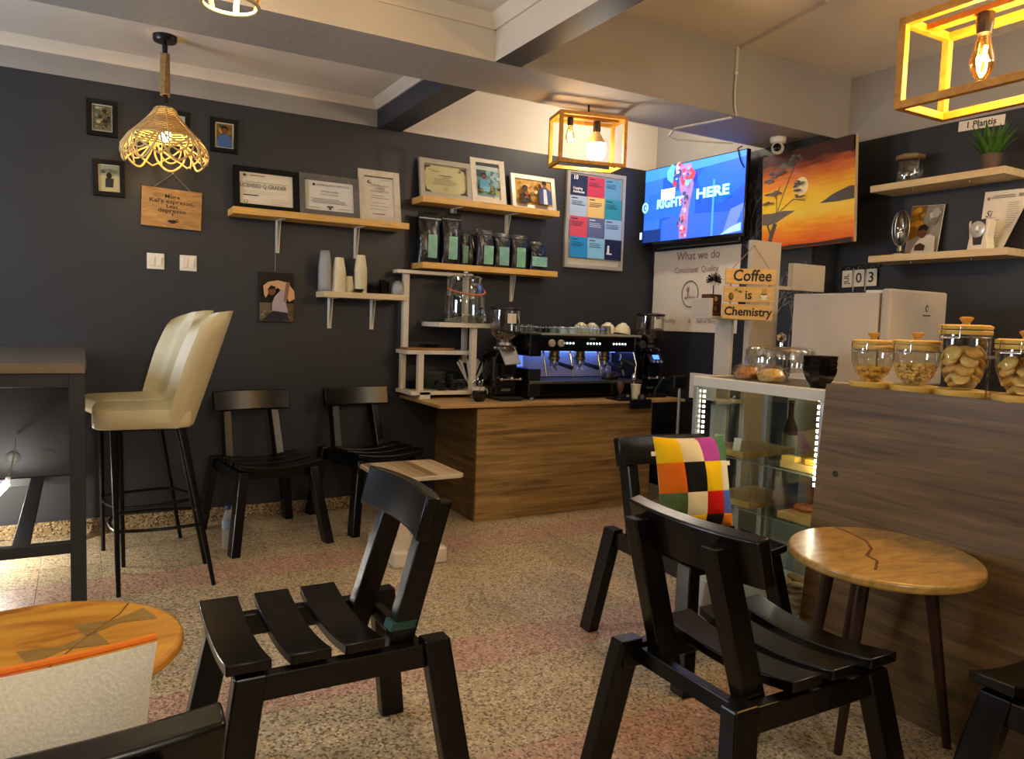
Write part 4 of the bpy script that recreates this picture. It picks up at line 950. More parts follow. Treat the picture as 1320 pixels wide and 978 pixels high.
# grinders
def grinder(x, y, label, screen):
    t = thing('coffee_grinder', label, 'grinder', (x, y, ZC), group='coffee grinders')
    bm = nb(); box(bm, -.085, .085, -.13, .17, 0, .03); obj('base', bm, BPLA, t, bevel=.01)
    bm = nb(); prismy(bm, [(-.075, .03), (.075, .03), (.085, .12), (.085, .29), (.06, .335), (-.06, .335), (-.085, .29), (-.085, .12)], -.03, .16); obj('body', bm, BGLO, t, bevel=.008)
    bm = nb(); lathe(bm, [(.06, .335), (.075, .34), (.08, .36), (.06, .372), (.055, .39)], 24); obj('collar', bm, STEEL if not screen else BPLA, t, smooth=True)
    for a in range(0, 360, 60):
        bm = nb(); ball(bm, (.077 * math.cos(R(a)), .077 * math.sin(R(a)), .352), .009, 8, 5); obj('collar_bolt', bm, CHROME, t, smooth=True)
    bm = nb(); lathe(bm, [(.05, .385), (.07, .41), (.10, .445), (.103, .47), (.103, .612)], 28, cap=False); obj('hopper', bm, glass('hopper smoke glass', '#cfcac4', .3), t, smooth=True)
    bm = nb(); lathe(bm, [(.0, .388), (.048, .388), (.068, .412), (.097, .447), (.099, .50 if screen else .465), (.05, .51 if screen else .47), (0, .512 if screen else .472)], 24, cap=False)
    obj('bean_fill', bm, pm('coffee beans', '#4a2c1a', .45, noise=(70, '#1d0f08', .12), bump=(70, 1)), t, smooth=True, kind='stuff')
    bm = nb(); lathe(bm, [(.106, .608), (.11, .615), (.108, .624), (.07, .630), (0, .631)], 28); obj('hopper_lid', bm, BPLA, t, smooth=True)
    bm = nb(); g = [[bm.verts.new((.1055 * math.cos(R(-112 + i * 7)), .1055 * math.sin(R(-112 + i * 7)), z)) for i in range(6)] for z in (.52, .585)]
    for i in range(5): bm.faces.new([g[0][i], g[0][i + 1], g[1][i + 1], g[1][i]])
    obj('hopper_label', bm, pm('hopper label', '#cfc6ae', .6), t)
    if screen:
        bm = nb(); bar(bm, (0, -.05, .325), (0, -.10, .255), .13, .012, (1, 0, 0)); obj('control_panel', bm, BPLA, t, bevel=.004)
        bm = nb(); bar(bm, (-.0, -.068, .312), (-.0, -.088, .283), .055, .004, (1, 0, 0)); s_ = obj('display', bm, emit('blue display', '#3d6cff', 2.2), t, loc=(0, -.005, .004))
        for i in (-1, 0, 1): bm = nb(); lathe(bm, [(.011, 0), (.011, .004)], 12); obj('panel_button', bm, pm('pale blue button', '#7d93c4', .4), t, loc=(i * .035, -.104, .268), rot=(PI / 2 - .6, 0, 0))
    else:
        bm = nb(); bar(bm, (0, -.035, .345), (.012, -.105, .245), .125, .012, (1, 0, 0)); obj('dosing_plate', bm, pm('satin grey plate', '#8e8e8c', .4, metal=.5), t, bevel=.003)
    bm = nb(); box(bm, -.05, .05, -.06, -.02, .16, .25); obj('chute', bm, BGLO, t, bevel=.01)
    bm = nb(); lathe(bm, [(.03, 0), (.03, .006)], 20); obj('chute_ring', bm, BMET, t, loc=(0, -.06, .205), rot=(PI / 2, 0, 0))
    bm = nb(); tube(bm, [(-.085, -.10, .145), (.085, -.10, .145)], .005, 8); tube(bm, [(-.05, -.03, .145), (-.05, -.10, .145)], .006, 8); tube(bm, [(.05, -.03, .145), (.05, -.10, .145)], .006, 8); ball(bm, (-.07, -.1, .145), .011); ball(bm, (.07, -.1, .145), .011); ball(bm, (0, -.11, .15), .013); obj('portafilter_fork', bm, CHROME, t, smooth=True)
    bm = nb(); box(bm, -.035, .035, -.033, -.0295, .06, .075); obj('maker_plate', bm, pm('grinder badge', '#70706e', .4, metal=.5), t)
    return t
grinder(2.515, 4.53, 'black coffee grinder with a smoky hopper, left of the espresso machine', False)
grinder(3.765, 4.52, 'black coffee grinder with blue display and full hopper, right of the espresso machine', True)
# knock box, tamper, paper cup, scale
t = thing('tamping_mat', 'black rubber tamping mat hanging over the front edge of the worktop', 'mat', (3.42, 4.27, ZC))
bm = nb(); box(bm, -.13, .13, -.008, .14, 0, .008); obj('mat', bm, BPLA, t); bm = nb(); box(bm, -.02, .17, -.016, -.003, -.062, .008); obj('lip', bm, BPLA, t, bevel=.003)
t = thing('tamper', 'coffee tamper with a brown wooden handle on the mat', 'tamper', (3.36, 4.33, ZC + .008))
bm = nb(); lathe(bm, [(.029, 0), (.029, .02), (.012, .03), (.012, .045)], 18); obj('base', bm, BPLA, t, smooth=True); bm = nb(); lathe(bm, [(.012, .045), (.022, .07), (.027, .10), (.024, .118), (0, .122)], 18); obj('handle', bm, pm('brown tamper handle', '#5a3420', .4), t, smooth=True)
t = thing('paper_cup', 'white paper cup with a stick in it on the tamping mat', 'cup', (3.50, 4.33, ZC + .008)); bm = nb(); lathe(bm, [(0, 0), (.029, 0), (.037, .096), (.040, .097), (.040, .102), (.035, .102), (.028, .004)], 20, cap=False); obj('body', bm, PCUP, t, smooth=True)
bm = nb(); bar(bm, (-.02, -.01, .0), (-.03, -.012, .125), .006, .002); obj('stick', bm, PAPER, t)
t = thing('tamping_stand', 'small black stand in front of the paper cup', 'stand', (3.525, 4.285, ZC + .008)); bm = nb(); lathe(bm, [(.032, 0), (.03, .02), (.022, .032), (0, .034)], 18); obj('body', bm, BPLA, t, smooth=True)
t = thing('pole_stand', 'thin metal pole with black clamp head at the right end of the coffee worktop', 'stand', (3.80, 4.20, 0))
bm = nb(); lathe(bm, [(.10, 0), (.10, .012), (.012, .02)], 20); tube(bm, [(0, 0, .01), (0, 0, .93)], .012, 10); obj('pole', bm, ALU, t, smooth=True)
bm = nb(); box(bm, -.07, .06, -.02, .05, .86, .95); obj('clamp_head', bm, BPLA, t, bevel=.01)
bm = nb(); tube(bm, [(-.06, .02, .92), (-.14, .03, .93), (-.17, .06, .86), (-.175, .08, .79)], .006, 8); obj('cable', bm, BPLA, t, smooth=True)

# ------------------------------------------------------------------ TV and right wall
t = thing('television', 'wall mounted flat television with a bright blue picture, in the corner', 'television', (3.984, 4.382, 2.247), rot=(0, 0, -PI / 2 + R(2.4)))
bm = nb(); box(bm, -.52, .52, -.0, .035, -.30, .30); obj('casing', bm, BGLO, t, bevel=.004)
bm = nb(); box(bm, -.40, .46, .035, .075, -.325, .12); obj('rear_box', bm, BPLA, t, bevel=.01)
bm = nb(); box(bm, -.08, .08, .07, .125, -.12, .12); obj('wall_bracket', bm, BMET, t)
def scr(col, st): return emit('screen ' + col, col, st)
ST = .85
sh = [((-.512, -.275, .512, .292), scr('#1246c8', ST)), ([(-.512, -.275), (-.34, -.275), (-.30, .292), (-.512, .292)], scr('#2a5fc0', ST)), ([(.12, .02), (.30, -.05), (.512, .06), (.512, .292), (.20, .292), (.06, .16)], scr('#0d55e0', ST)),
      ([(-.512, .20), (.512, .25), (.512, .292), (-.512, .292)], scr('#2f7be0', ST)), ([(-.30, -.275), (.512, -.275), (.512, -.12), (-.1, -.09), (-.30, -.12)], scr('#2a55b8', ST)), ([(-.46, -.1), (.05, -.1), (.05, .09), (-.46, .10)], scr('#1f58d0', ST)),
      ((-.512, -.275, -.31, -.18), scr('#0c2a6a', ST)), ([(.33, -.27), (.40, -.10), (.512, -.07), (.512, -.10), (.43, -.27)], scr('#5a74c0', ST)), ((.22, -.275, .24, .13), scr('#3b86e0', ST)), ([(.31, -.275), (.50, -.26), (.50, -.2), (.4, -.23)], scr('#8db4e8', ST))]
RED, PNK, DRK, SKY = scr('#c03a48', ST), scr('#d8a0b8', ST), scr('#31406a', ST), scr('#67a8e8', ST)
def sblob(x0, z0, x1, z1, n, ms, r):
    o = []
    for i in range(n): o.append((ell(x0 + random.random() * (x1 - x0), z0 + random.random() * (z1 - z0), r * (.5 + random.random()), r * (.5 + random.random()), 8), random.choice(ms)))
    return o
sh += [([(-.10, -.27), (-.02, -.27), (-.01, -.05), (.03, .12), (.0, .28), (-.14, .28), (-.12, .12), (-.07, .0), (-.11, -.12)], scr('#8a6aa0', ST))] + sblob(-.17, .13, .04, .285, 34, [RED, PNK, DRK, SKY, scr('#9a3a58', ST)], .018) + sblob(-.09, -.26, .0, .12, 26, [RED, PNK, DRK, scr('#b86a80', ST)], .014)
sh += [([(-.215, .24), (-.165, .29), (-.13, .27), (-.15, .14), (-.21, .18)], scr('#4fa0e8', ST)), ((-.27, .03, -.12, .11), scr('#cfe4ff', 1.3)), (ell(-.445, -.01, .036, .042, 20), scr('#8fd0ec', ST)), (ell(-.445, -.01, .022, .026, 16), scr('#2a63c4', ST)), (ell(-.44, -.012, .012, .013, 12), scr('#8fd0ec', ST)), ((-.495, -.255, -.468, -.20), scr('#b8c8e8', ST))]
prints('screen_picture', t, sh, 0)
L1 = scr('#8fe0f0', 1.1)
text('RIGHT', .093, L1, t, (-.20, -.026, .005), bold=.004, sx=1.05); text('HERE', .098, L1, t, (.235, -.026, .035), bold=.004, sx=1.4)
text('today', .06, scr('#6a9cf0', ST), t, (.30, -.026, .19), shear=.3) if 0 else None
bm = nb(); tube(bm, [(.44, .03, .33), (.44, -.01, .31), (.47, -.012, .22), (.50, -.004, .17)], .005, 6); obj('cable', bm, BPLA, t, smooth=True)

t = thing('wall_poster', 'cream cloth poster reading What we do, Consistent Quality, below the television', 'poster', (XR - .002, 4.46, 1.271), -PI / 2)
bm = nb(); n = 16; g = [[bm.verts.new((-.474 + .946 * i / n, -.004 - .003 * math.sin(i * 1.7 + j * .9) * math.sin(j * 1.3), .642 * j / n)) for i in range(n + 1)] for j in range(n + 1)]
for j in range(n):
    for i in range(n): bm.faces.new([g[j][i], g[j][i + 1], g[j + 1][i + 1], g[j + 1][i]])
obj('cloth', bm, pm('cream cloth', '#d3c9ba', .85, bump=(14, .25)), t, smooth=True)
MAU = flatc('#8f6a70'); GRN = flatc('#3e5f60')
text('What we do', .092, MAU, t, (.035, -.0085, .585)); text('Consistent  Quality', .066, MAU, t, (.02, -.0085, .478), sx=.92)
text('Healthy', .05, MAU, t, (-.255, -.0085, .082)); text('&', .05, MAU, t, (-.02, -.0085, .083)); text('Full of flavour', .05, MAU, t, (.18, -.0085, .085), sx=.9)
bm = nb(); tube(bm, [(-.03 + .09 * math.cos(a), -.008, .293 + .10 * math.sin(a)) for a in [2 * PI * k / 36 for k in range(36)]], .0035, 6, closed=True); obj('logo_ring', bm, GRN, t)
prints('logo', t, [([(-.07, .32), (-.06, .355), (-.052, .33), (-.044, .357), (-.038, .32), (-.05, .30), (-.045, .265), (-.06, .262), (-.06, .30)], MAU), (ell(-.075, .262, .012, .010, 12), MAU)], -.0075); text('Kaps', .038, MAU, t, (.0, -.0085, .268))

t = thing('sunset_painting', 'unframed orange sunset painting with lake, pale sun and acacia trees', 'painting', (4.095, 3.418, 2.168), rot=(R(2.2), R(-1.2), -PI / 2 - R(1.5)))
PWD, PHT = .735, .637
bm = nb(); box(bm, -PWD / 2, PWD / 2, -.012, .012, -PHT / 2, PHT / 2, 0, {'f': 1, 'l': 0})
def paint():
    m, nt, b = newmat('sunset paint'); b.inputs['Roughness'].default_value = .5; b.inputs['Specular IOR Level'].default_value = .3
    tc = nt.nodes.new('ShaderNodeTexCoord'); sp = nt.nodes.new('ShaderNodeSeparateXYZ'); nt.links.new(tc.outputs['Object'], sp.inputs[0])
    mp = nt.nodes.new('ShaderNodeMapping'); mp.inputs['Scale'].default_value = (5, 1, 42); nt.links.new(tc.outputs['Object'], mp.inputs[0])
    n = nt.nodes.new('ShaderNodeTexNoise'); n.inputs['Scale'].default_value = 1; n.inputs['Detail'].default_value = 5; nt.links.new(mp.outputs[0], n.inputs[0])
    a = nt.nodes.new('ShaderNodeMath'); a.operation = 'MULTIPLY_ADD'; a.inputs[1].default_value = 1 / PHT; a.inputs[2].default_value = .5; nt.links.new(sp.outputs[2], a.inputs[0])
    c = nt.nodes.new('ShaderNodeMath'); c.operation = 'MULTIPLY_ADD'; c.inputs[1].default_value = .22; nt.links.new(n.outputs[0], c.inputs[0]); nt.links.new(a.outputs[0], c.inputs[2])
    r = nt.nodes.new('ShaderNodeValToRGB'); e = r.color_ramp.elements
    st = [(.08, '#c2481a'), (.16, '#da5f20'), (.30, '#e88a22'), (.38, '#efae2a'), (.47, '#eac64a'), (.56, '#eec42e'), (.70, '#eaae28'), (.80, '#dd7e2c'), (.90, '#b9552e'), (1.0, '#6e3526'), (1.1, '#3a2620')]
    e[0].position = st[0][0]; e[0].color = lin(st[0][1]); e[1].position = .99; e[1].color = lin('#4a2a22')
    for p, q in st[1:-2]: z = e.new(p); z.color = lin(q)
    nt.links.new(c.outputs[0], r.inputs[0]); nt.links.new(r.outputs[0], b.inputs['Base Color'])
    return m
obj('canvas', bm, [pm('canvas edge', '#b3a386', .8), paint()], t)
GT = flatc('#55504f'); GT2 = flatc('#6a615a'); DK = flatc('#2b2524')
sh = []
def strip(pts, w): 
    o = []
    for (x0, z0), (x1, z1) in zip(pts, pts[1:]):
        d = math.hypot(x1 - x0, z1 - z0) or 1; nx, nz = -(z1 - z0) / d * w, (x1 - x0) / d * w
        o.append([(x0 - nx, z0 - nz), (x1 - nx, z1 - nz), (x1 + nx, z1 + nz), (x0 + nx, z0 + nz)])
    return o
sh.append((ell(-.035, .075, .054, .058, 28), '#efdca4'))
sh.append(([(.11, -.055), (.16, -.035), (.20, -.015), (.25, .0), (.30, .012), (.33, .02), (.365, .018), (.365, -.06), (.25, -.062)], GT))
sh.append(([(-.365, -.065), (-.28, -.07), (-.18, -.065), (-.08, -.075), (-.15, -.10), (-.24, -.135), (-.30, -.145), (-.365, -.14)], GT2))
sh += [(p, GT) for p in strip([(-.31, -.32), (-.285, -.22), (-.25, -.14)], .017)] + [(p, GT) for p in strip([(-.285, -.22), (-.32, -.14)], .007)]
for pts in ([(-.24, -.08), (-.18, .05), (-.12, .17), (-.08, .24)], [(-.24, -.08), (-.10, .0)], [(-.24, -.08), (-.24, .06), (-.21, .10)], [(-.10, .0), (.0, -.02)], [(-.24, .02), (-.27, .06)]): sh += [(p, GT) for p in strip(pts, .0028)]
for cx, cz, a, b_ in ((-.14, .235, .10, .034), (-.08, .265, .06, .024), (-.24, .185, .10, .022), (-.30, .15, .07, .014), (-.26, .06, .085, .015), (-.31, .0, .055, .013), (-.055, .085, .055, .016), (-.06, .05, .05, .012), (-.03, .015, .055, .013), (-.06, .105, .035, .012)):
    for k in range(7):
        sh.append((ell(cx + random.uniform(-a, a) * .7, cz + random.uniform(-b_, b_) * .7, a * .32, b_ * .42, 9), random.choice((GT, GT2, GT))))
sh.append(([(-.366, -.318), (.366, -.318), (.366, -.29), (.1, -.30), (-.1, -.296), (-.25, -.306), (-.366, -.30)], '#3a2a22'))
sh.append(([(.16, .318), (.24, .25), (.30, .25), (.366, .21), (.366, .318)], '#3a2824'))
prints('painted_scene', t, sh, -.012, step=.0002)
# white scratch drawing of a tree on the dark wall
t = thing('wall_drawing', 'thin white chalk branches drawn on the dark wall below the painting', 'drawing', (XR - .001, 3.65, 1.2), -PI / 2)
bm = nb()
def twig(x, z, a, l, d):
    x2, z2 = x + l * math.sin(a), z + l * math.cos(a)
    nx, nz = math.cos(a) * .0016 * (d + 1), -math.sin(a) * .0016 * (d + 1)
    quad(bm, [(x - nx, -.001, z - nz), (x + nx, -.001, z + nz), (x2 + nx * .7, -.001, z2 + nz * .7), (x2 - nx * .7, -.001, z2 - nz * .7)])
    if d:
        for k in range(3): twig(x2, z2, a + random.uniform(-.75, .75), l * random.uniform(.6, .9), d - 1)
for x, z, a in ((-.02, .05, 0), (.12, -.05, .1), (-.1, .1, -.2), (.2, .1, .05), (-.24, .45, -.1), (-.26, .75, 0)): twig(x, z, a, .13, 4)
obj('branches', bm, pm('chalk', '#6f7072', .9), t)

# ------------------------------------------------------------------ shelves on the right wall
def rshelf(label, y0, y1, z0, z1):
    t = thing('wall_shelf', label, 'shelf', (XF, (y0 + y1) / 2, z0), group='ash shelves on the right wall'); ym = (y0 + y1) / 2
    bm = nb(); box(bm, -.23, 0, y0 - ym, y1 - ym, 0, z1 - z0); obj('board', bm, SHELFR, t, bevel=.002)
    for y in (y0 + .2, y1 - .25):
        bm = nb(); tube(bm, [(-.19, y - ym, -.002), (-.19, y - ym, -.014)], .006, 8); obj('shelf_bolt', bm, STEEL, t)
rshelf('upper ash shelf on the right wall with a jar and a potted plant', 2.232, 3.003, 2.149, 2.188)
rshelf('lower ash shelf on the right wall with a photo and a printed sheet', 2.19, 2.985, 1.730, 1.769)
ZS = 2.188
t = thing('clip_jar', 'clip top glass jar with a dark lid on the upper right shelf', 'jar', (4.27, 2.835, ZS))
bm = nb(); lathe(bm, [(.0, .002), (.07, .002), (.078, .02), (.078, .10), (.066, .13), (.062, .14)], 24, cap=False); obj('glass', bm, glass('jar glass', '#dcdcd6', .3), t, smooth=True)
bm = nb(); lathe(bm, [(.0, .142), (.074, .142), (.08, .15), (.078, .165), (.05, .175), (0, .178)], 24); l = obj('lid', bm, pm('wooden lid', '#7d6a4c', .5), t, smooth=True)
bm = nb(); tube(bm, [(.07 * math.cos(a), .07 * math.sin(a), .138) for a in [2 * PI * k / 24 for k in range(24)]], .003, 6, closed=True); tube(bm, [(-.03, -.07, .165), (-.05, -.085, .13), (-.05, -.08, .08)], .003, 6); obj('clip', bm, STEEL, t, smooth=True)
t = thing('potted_plant', 'small spiky green succulent in a brown pot on the upper right shelf', 'plant', (4.20, 2.336, ZS))
bm = nb(); lathe(bm, [(0, 0), (.045, 0), (.055, .07), (.057, .078), (.05, .078), (.045, .06)], 20, cap=False); obj('pot', bm, pm('brown pot', '#5a4438', .6, noise=(30, '#3f2e26', .3)), t, smooth=True)
bm = nb(); lathe(bm, [(0, .068), (.05, .068)], 16, cap=False); obj('soil', bm, pm('soil', '#241a12', .9), t)
LEAF = pm('succulent leaf', '#3f6b25', .45, noise=(30, '#2c5018', .3))
for i in range(22):
    a = i * 2.4; tl = .12 + .62 * (i / 22) ** .8; L = .19 - .05 * (i / 22)
    bm = nb(); d = Vector((math.cos(a) * math.sin(tl), math.sin(a) * math.sin(tl), math.cos(tl))); side = Vector((-math.sin(a), math.cos(a), 0)); up_ = side.cross(d)
    base = Vector((math.cos(a) * .02, math.sin(a) * .02, .065)); pr = []
    for f, wd in ((0, .012), (.35, .017), (.7, .011), (1, .001)):
        c_ = base + d * L * f + Vector((math.cos(a), math.sin(a), 0)) * .03 * f * f
        pr.append([bm.verts.new(c_ + side * wd), bm.verts.new(c_ + up_ * wd * .35), bm.verts.new(c_ - side * wd), bm.verts.new(c_ - up_ * wd * .35)])
    for A, B in zip(pr, pr[1:]):
        for k in range(4): bm.faces.new([A[k], A[(k + 1) % 4], B[(k + 1) % 4], B[k]])
    obj('leaf', bm, LEAF, t, smooth=True)
t = thing('name_sign', 'white sign strip reading 1 Planti, on the right wall behind the plant', 'sign', (XF - .002, 2.50, 2.462), rot=(0, R(2), -PI / 2))
bm = nb(); box(bm, -.125, .125, -.006, 0, 0, .056); obj('plate', bm, PAPER, t); text('1 Plantis', .05, INK, t, (-.0, -.0068, .028), sx=1.0, bold=.0008)
t = thing('hourglass_stand', 'metal syphon style glass in a ring stand on the lower right shelf', 'coffee maker', (4.26, 2.86, 1.769))
bm = nb(); lathe(bm, [(.05, 0), (.05, .012), (.02, .03), (.014, .06)], 20); obj('base', bm, STEEL, t, smooth=True)
bm = nb(); tube(bm, [(0, .055 * math.cos(a), .165 + .105 * math.sin(a)) for a in [2 * PI * k / 28 for k in range(28)]], .004, 8, closed=True); tube(bm, [(.055 * math.cos(a), 0, .165 + .105 * math.sin(a)) for a in [2 * PI * k / 28 for k in range(28)]], .004, 8, closed=True); obj('ring', bm, STEEL, t, smooth=True)
bm = nb(); lathe(bm, [(.008, .075), (.03, .09), (.036, .13), (.034, .22), (.02, .25), (.008, .262)], 18); obj('bulb', bm, glass('hourglass glass', '#e0e0dc', .35), t, smooth=True)
bm = nb(); ball(bm, (0, 0, .125), .024, 12, 8, 1, 1, .8); obj('filling', bm, PAPER, t, smooth=True)
t = thing('photo_card', 'photo card of a person in white leaning against the right wall on the lower shelf', 'picture', (4.335, 2.775, 1.769), rot=(R(-5), R(3), -PI / 2))
bm = nb(); box(bm, -.10, .10, -.003, 0, 0, .30); obj('card', bm, PAPER, t)
prints('photo', t, [((-.098, .002, .098, .298), '#8d8a84'), ([(-.098, .09), (-.03, .12), (.0, .298), (-.098, .298)], '#7d5a1c')] + blobs(-.095, .14, -.005, .295, 14, ['#b07a18', '#8a6220', '#c8921e', '#54401c'], .02) + blobs(.02, .17, .095, .29, 10, ['#a7a5a0', '#c4c2bb', '#77756f'], .016) + [([(-.06, .002), (.095, .002), (.085, .11), (.05, .125), (.0, .115), (-.03, .07)], '#c2beb6'), (ell(.005, .135, .026, .033, 14), '#5a3826'), ([(-.028, .145), (-.02, .175), (.012, .185), (.035, .165), (.03, .145), (.0, .155)], '#120d0a'), ([(-.03, .03), (.03, .03), (.035, .06), (.0, .075), (-.03, .06)], '#3a2016')], -.003)
t = thing('watch_stand', 'white display stand holding a silver watch on the lower right shelf', 'watch stand', (4.25, 2.38, 1.769), -PI / 2 - .1)
bm = nb(); prismy(bm, [(-.062, 0), (.062, 0), (.05, .07), (.058, .15), (.052, .165), (-.052, .165), (-.058, .15), (-.05, .07)], -.03, .03); obj('stand', bm, WCER, t, bevel=.006)
bm = nb(); prismy(bm, [(-.022, .03), (.022, .03), (.027, .07), (.04, .10), (.04, .165), (-.04, .165), (-.04, .10), (-.027, .07)], -.033, -.029); obj('strap', bm, BPLA, t)
bm = nb(); lathe(bm, [(.044, 0), (.044, .006), (.038, .009), (0, .009)], 24); f_ = obj('watch_face', bm, pm('silver dial', '#c9c9c6', .25, metal=.4), t, loc=(0, -.033, .112), rot=(PI / 2, 0, 0), smooth=True)
bm = nb()
for x, y in ((-.014, .008), (.014, .008), (0, -.014)): lathe(bm, [(.008, .0092), (.008, .0098)], 12, c=(x, y, 0))
obj('sub_dial', bm, STEEL, f_)
t = thing('printed_sheet', 'large printed white sheet with a curled corner leaning on the right wall, lower shelf', 'paper', (4.335, 2.335, 1.769), rot=(R(-4), R(1.5), -PI / 2))
bm = nb(); n = 8; g = []
for j in range(n + 1):
    row = []
    for i in range(n + 1):
        u, v = i / n, j / n; k = max(0, u * 1.0 + (1 - v) - 1.25) * .12
        row.append(bm.verts.new((-.11 + .22 * u - k * .4, -.002 - k, .33 * v)))
    g.append(row)
for j in range(n):
    for i in range(n): bm.faces.new([g[j][i], g[j][i + 1], g[j + 1][i + 1], g[j + 1][i]])
obj('sheet', bm, PAPER, t, smooth=True)
prints('print_lines', t, [(ell(-.085, .29, .009, .009, 12), '#8a8478'), ((.07, .29, .095, .308), '#8a8478'), ((-.06, .30, .05, .304), '#6d685f'), ((-.07, .29, .055, .294), '#6d685f')] + lines(.02, .09, .262, 12, .012, .003, '#a39d92') + lines(-.09, .0, .185, 9, .014, .003, '#aaa499') + [((.03, .03, .05, .042), '#55504a')], -.0035)
text('Si', .05, flatc('#3a352f'), t, (-.075, -.006, .205), shear=.3)
# calendar
t = thing('flip_calendar', 'hanging flip calendar with white cards JUL 0 3 on the right wall above the fridge', 'calendar', (XF - .003, 3.19, 1.60), rot=(0, R(-1.5), -PI / 2))
bm = nb(); box(bm, -.135, .14, -.012, 0, .118, .142); obj('rail', bm, BPLA, t, bevel=.002)
for x, s, rot_ in ((-.088, 'JUL', True), (.0, '0', False), (.088, '3', False)):
    bm = nb(); box(bm, x - .037, x + .037, -.020, -.012, .0, .11); c_ = obj('number_card', bm, pm('card white', '#d8d1c2', .6), t, bevel=.004)
    if rot_:
        o = text(s, .05, INK, c_, (x, -.0208, .054), sx=.9, bold=.0006); o.rotation_euler = (0, R(-90), 0)
    else: text(s, .092, INK, c_, (x, -.0208, .054), bold=.0012)
    bm = nb(); tube(bm, [(x + .012 * math.cos(a), -.012 + .0, .118 + .014 * math.sin(a)) for a in [2 * PI * k / 12 for k in range(12)]], .0018, 5, closed=True); obj('ring', bm, STEEL, c_)
for x in (-.045, .043):
    bm = nb(); tube(bm, [(x, -.014, .12), (x, -.014, -.03)], .003, 6); obj('peg', bm, STEEL, t)

# ------------------------------------------------------------------ white display unit + sign
t = thing('cross_shelf_unit', 'tall white cross shaped shelf tower standing behind the display case', 'shelf unit', (3.2, 3.0, 0))
def ub(x0, x1, y0, y1, z0, z1, nm):
    b = nb(); box(b, x0 - 3.2, x1 - 3.2, y0 - 3.0, y1 - 3.0, z0, z1); obj(nm, b, WMAT, t, bevel=.0015)
WMAT = pm('white melamine', '#b9b1a4', .55)
ub(3.140, 3.355, 2.95, 2.985, 0, 1.782, 'upright')
ub(3.355, 3.46, 2.955, 3.06, 1.528, 1.548, 'arm_shelf'); ub(3.460, 3.726, 2.95, 2.985, 1.53, 1.680, 'box_panel')
ub(2.86, 3.125, 2.955, 3.10, 1.352, 1.368, 'arm_shelf'); ub(2.86, 2.876, 2.955, 3.10, 1.368, 1.46, 'box_panel')
ub(3.06, 3.08, 3.0, 3.12, 0, 1.36, 'upright')
ub(2.92, 3.13, 2.96, 3.15, .90, .92, 'low_shelf'); ub(2.92, 3.13, 2.96, 2.98, 1.03, 1.055, 'low_shelf'); ub(2.92, 2.938, 2.96, 3.15, .90, 1.055, 'box_panel')
t = thing('coffee_tin', 'brown coffee tin box on the left arm of the white shelf tower', 'box', (2.935, 3.03, 1.368))
bm = nb(); box(bm, -.045, .045, -.03, .03, 0, .115); obj('box', bm, pm('brown tin', '#4a2616', .4), t, bevel=.003)
prints('tin_print', t, [((-.036, .012, .036, .07), '#7a4524'), ((-.028, .02, .028, .062), '#3a1c10'), (ell(0, .041, .012, .016, 14), '#8a5a34'), (ell(0, .09, .013, .013, 14), '#c79a6a')], -.03)
t = thing('pompom_flower', 'black and white paper flower above the coffee tin', 'decoration', (2.945, 3.03, 1.483))
bm = nb(); tube(bm, [(0, 0, 0), (0, 0, .05)], .004, 6); obj('stem', bm, BPLA, t)
bm = nb()
for i in range(46):
    a, b_ = i * 2.4, math.acos(1 - 2 * (i + .5) / 46); d = Vector((math.sin(b_) * math.cos(a), math.sin(b_) * math.sin(a), math.cos(b_))); bar(bm, Vector((0, 0, .075)) + d * .008, Vector((0, 0, .075)) + d * .042, .006, .003, (.3, .5, .8), mi=1 if d.z < -.4 else 0)
obj('petals', bm, [BPLA, PAPER], t)
# sign planks, facing the room
t = thing('hanging_sign', 'three hanging wooden planks lettered Coffee is Chemistry in front of the white tower', 'sign', (3.015, 2.84, 1.45), R(-28))
PLK = wood('sign plank', ['#b08a48', '#c4a060', '#cfae70'], (3, 40, 40), .5); PAL = flatc('#c9bf9f')
for k, (zc_, s, tilt) in enumerate(((.125, 'Coffee', R(-.8)), (.033, 'is', R(-.6)), (-.058, 'Chemistry', R(.5)))):
    bm = nb(); box(bm, -.131, .131, -.007, .007, -.039, .039); p = obj('plank', bm, PLK, t, loc=(-.004 * k, 0, zc_), rot=(0, tilt, 0), bevel=.0015)
    if s == 'Coffee': text(s, .083, INK, p, (.005, -.0085, .002), bold=.0016, sx=.9, shear=.1)
    elif s == 'Chemistry': text(s, .062, INK, p, (0, -.0085, 0), bold=.0015, sx=.95, shear=.05)
    else:
        text(s, .066, INK, p, (-.005, -.0085, -.004), bold=.0012, sx=.95)
        prints('leaf_and_cup_drawing', p, [(ell(-.095, -.012, .013, .020, 18), '#3f3a1e'), (ell(-.093, -.010, .008, .014, 14), '#6d6438'), ([(-.082, .014), (-.07, .03), (-.06, .033), (-.065, .018)], '#5f7a2a'), ([(-.066, .018), (-.048, .02), (-.035, .012), (-.05, .006)], '#4f6a24'),
                                         (ell(.075, -.024, .028, .005, 16), '#cfc7ae'), (ell(.075, .002, .021, .022, 16, PI, 2 * PI) + [(.096, .002)], '#dcd6c2'), (ell(.1, -.004, .009, .008, 12), '#cfc7ae'), (ell(.1, -.004, .005, .005, 12), '#b98f4c'), (ell(.075, .002, .019, .004, 14), '#5a3a20')] + [([(x, .010), (x + .003, .010), (x + .006, .022), (x + .001, .034), (x - .002, .034), (x + .003, .022)], '#8d8466') for x in (.065, .074, .083)], -.007)
for x in (-.10, .10):
    for z in (.079, -.012):
        bm = nb(); bar(bm, (x, 0, z + .012), (x, 0, z - .016), .008, .004); obj('link', bm, ROPE, t)
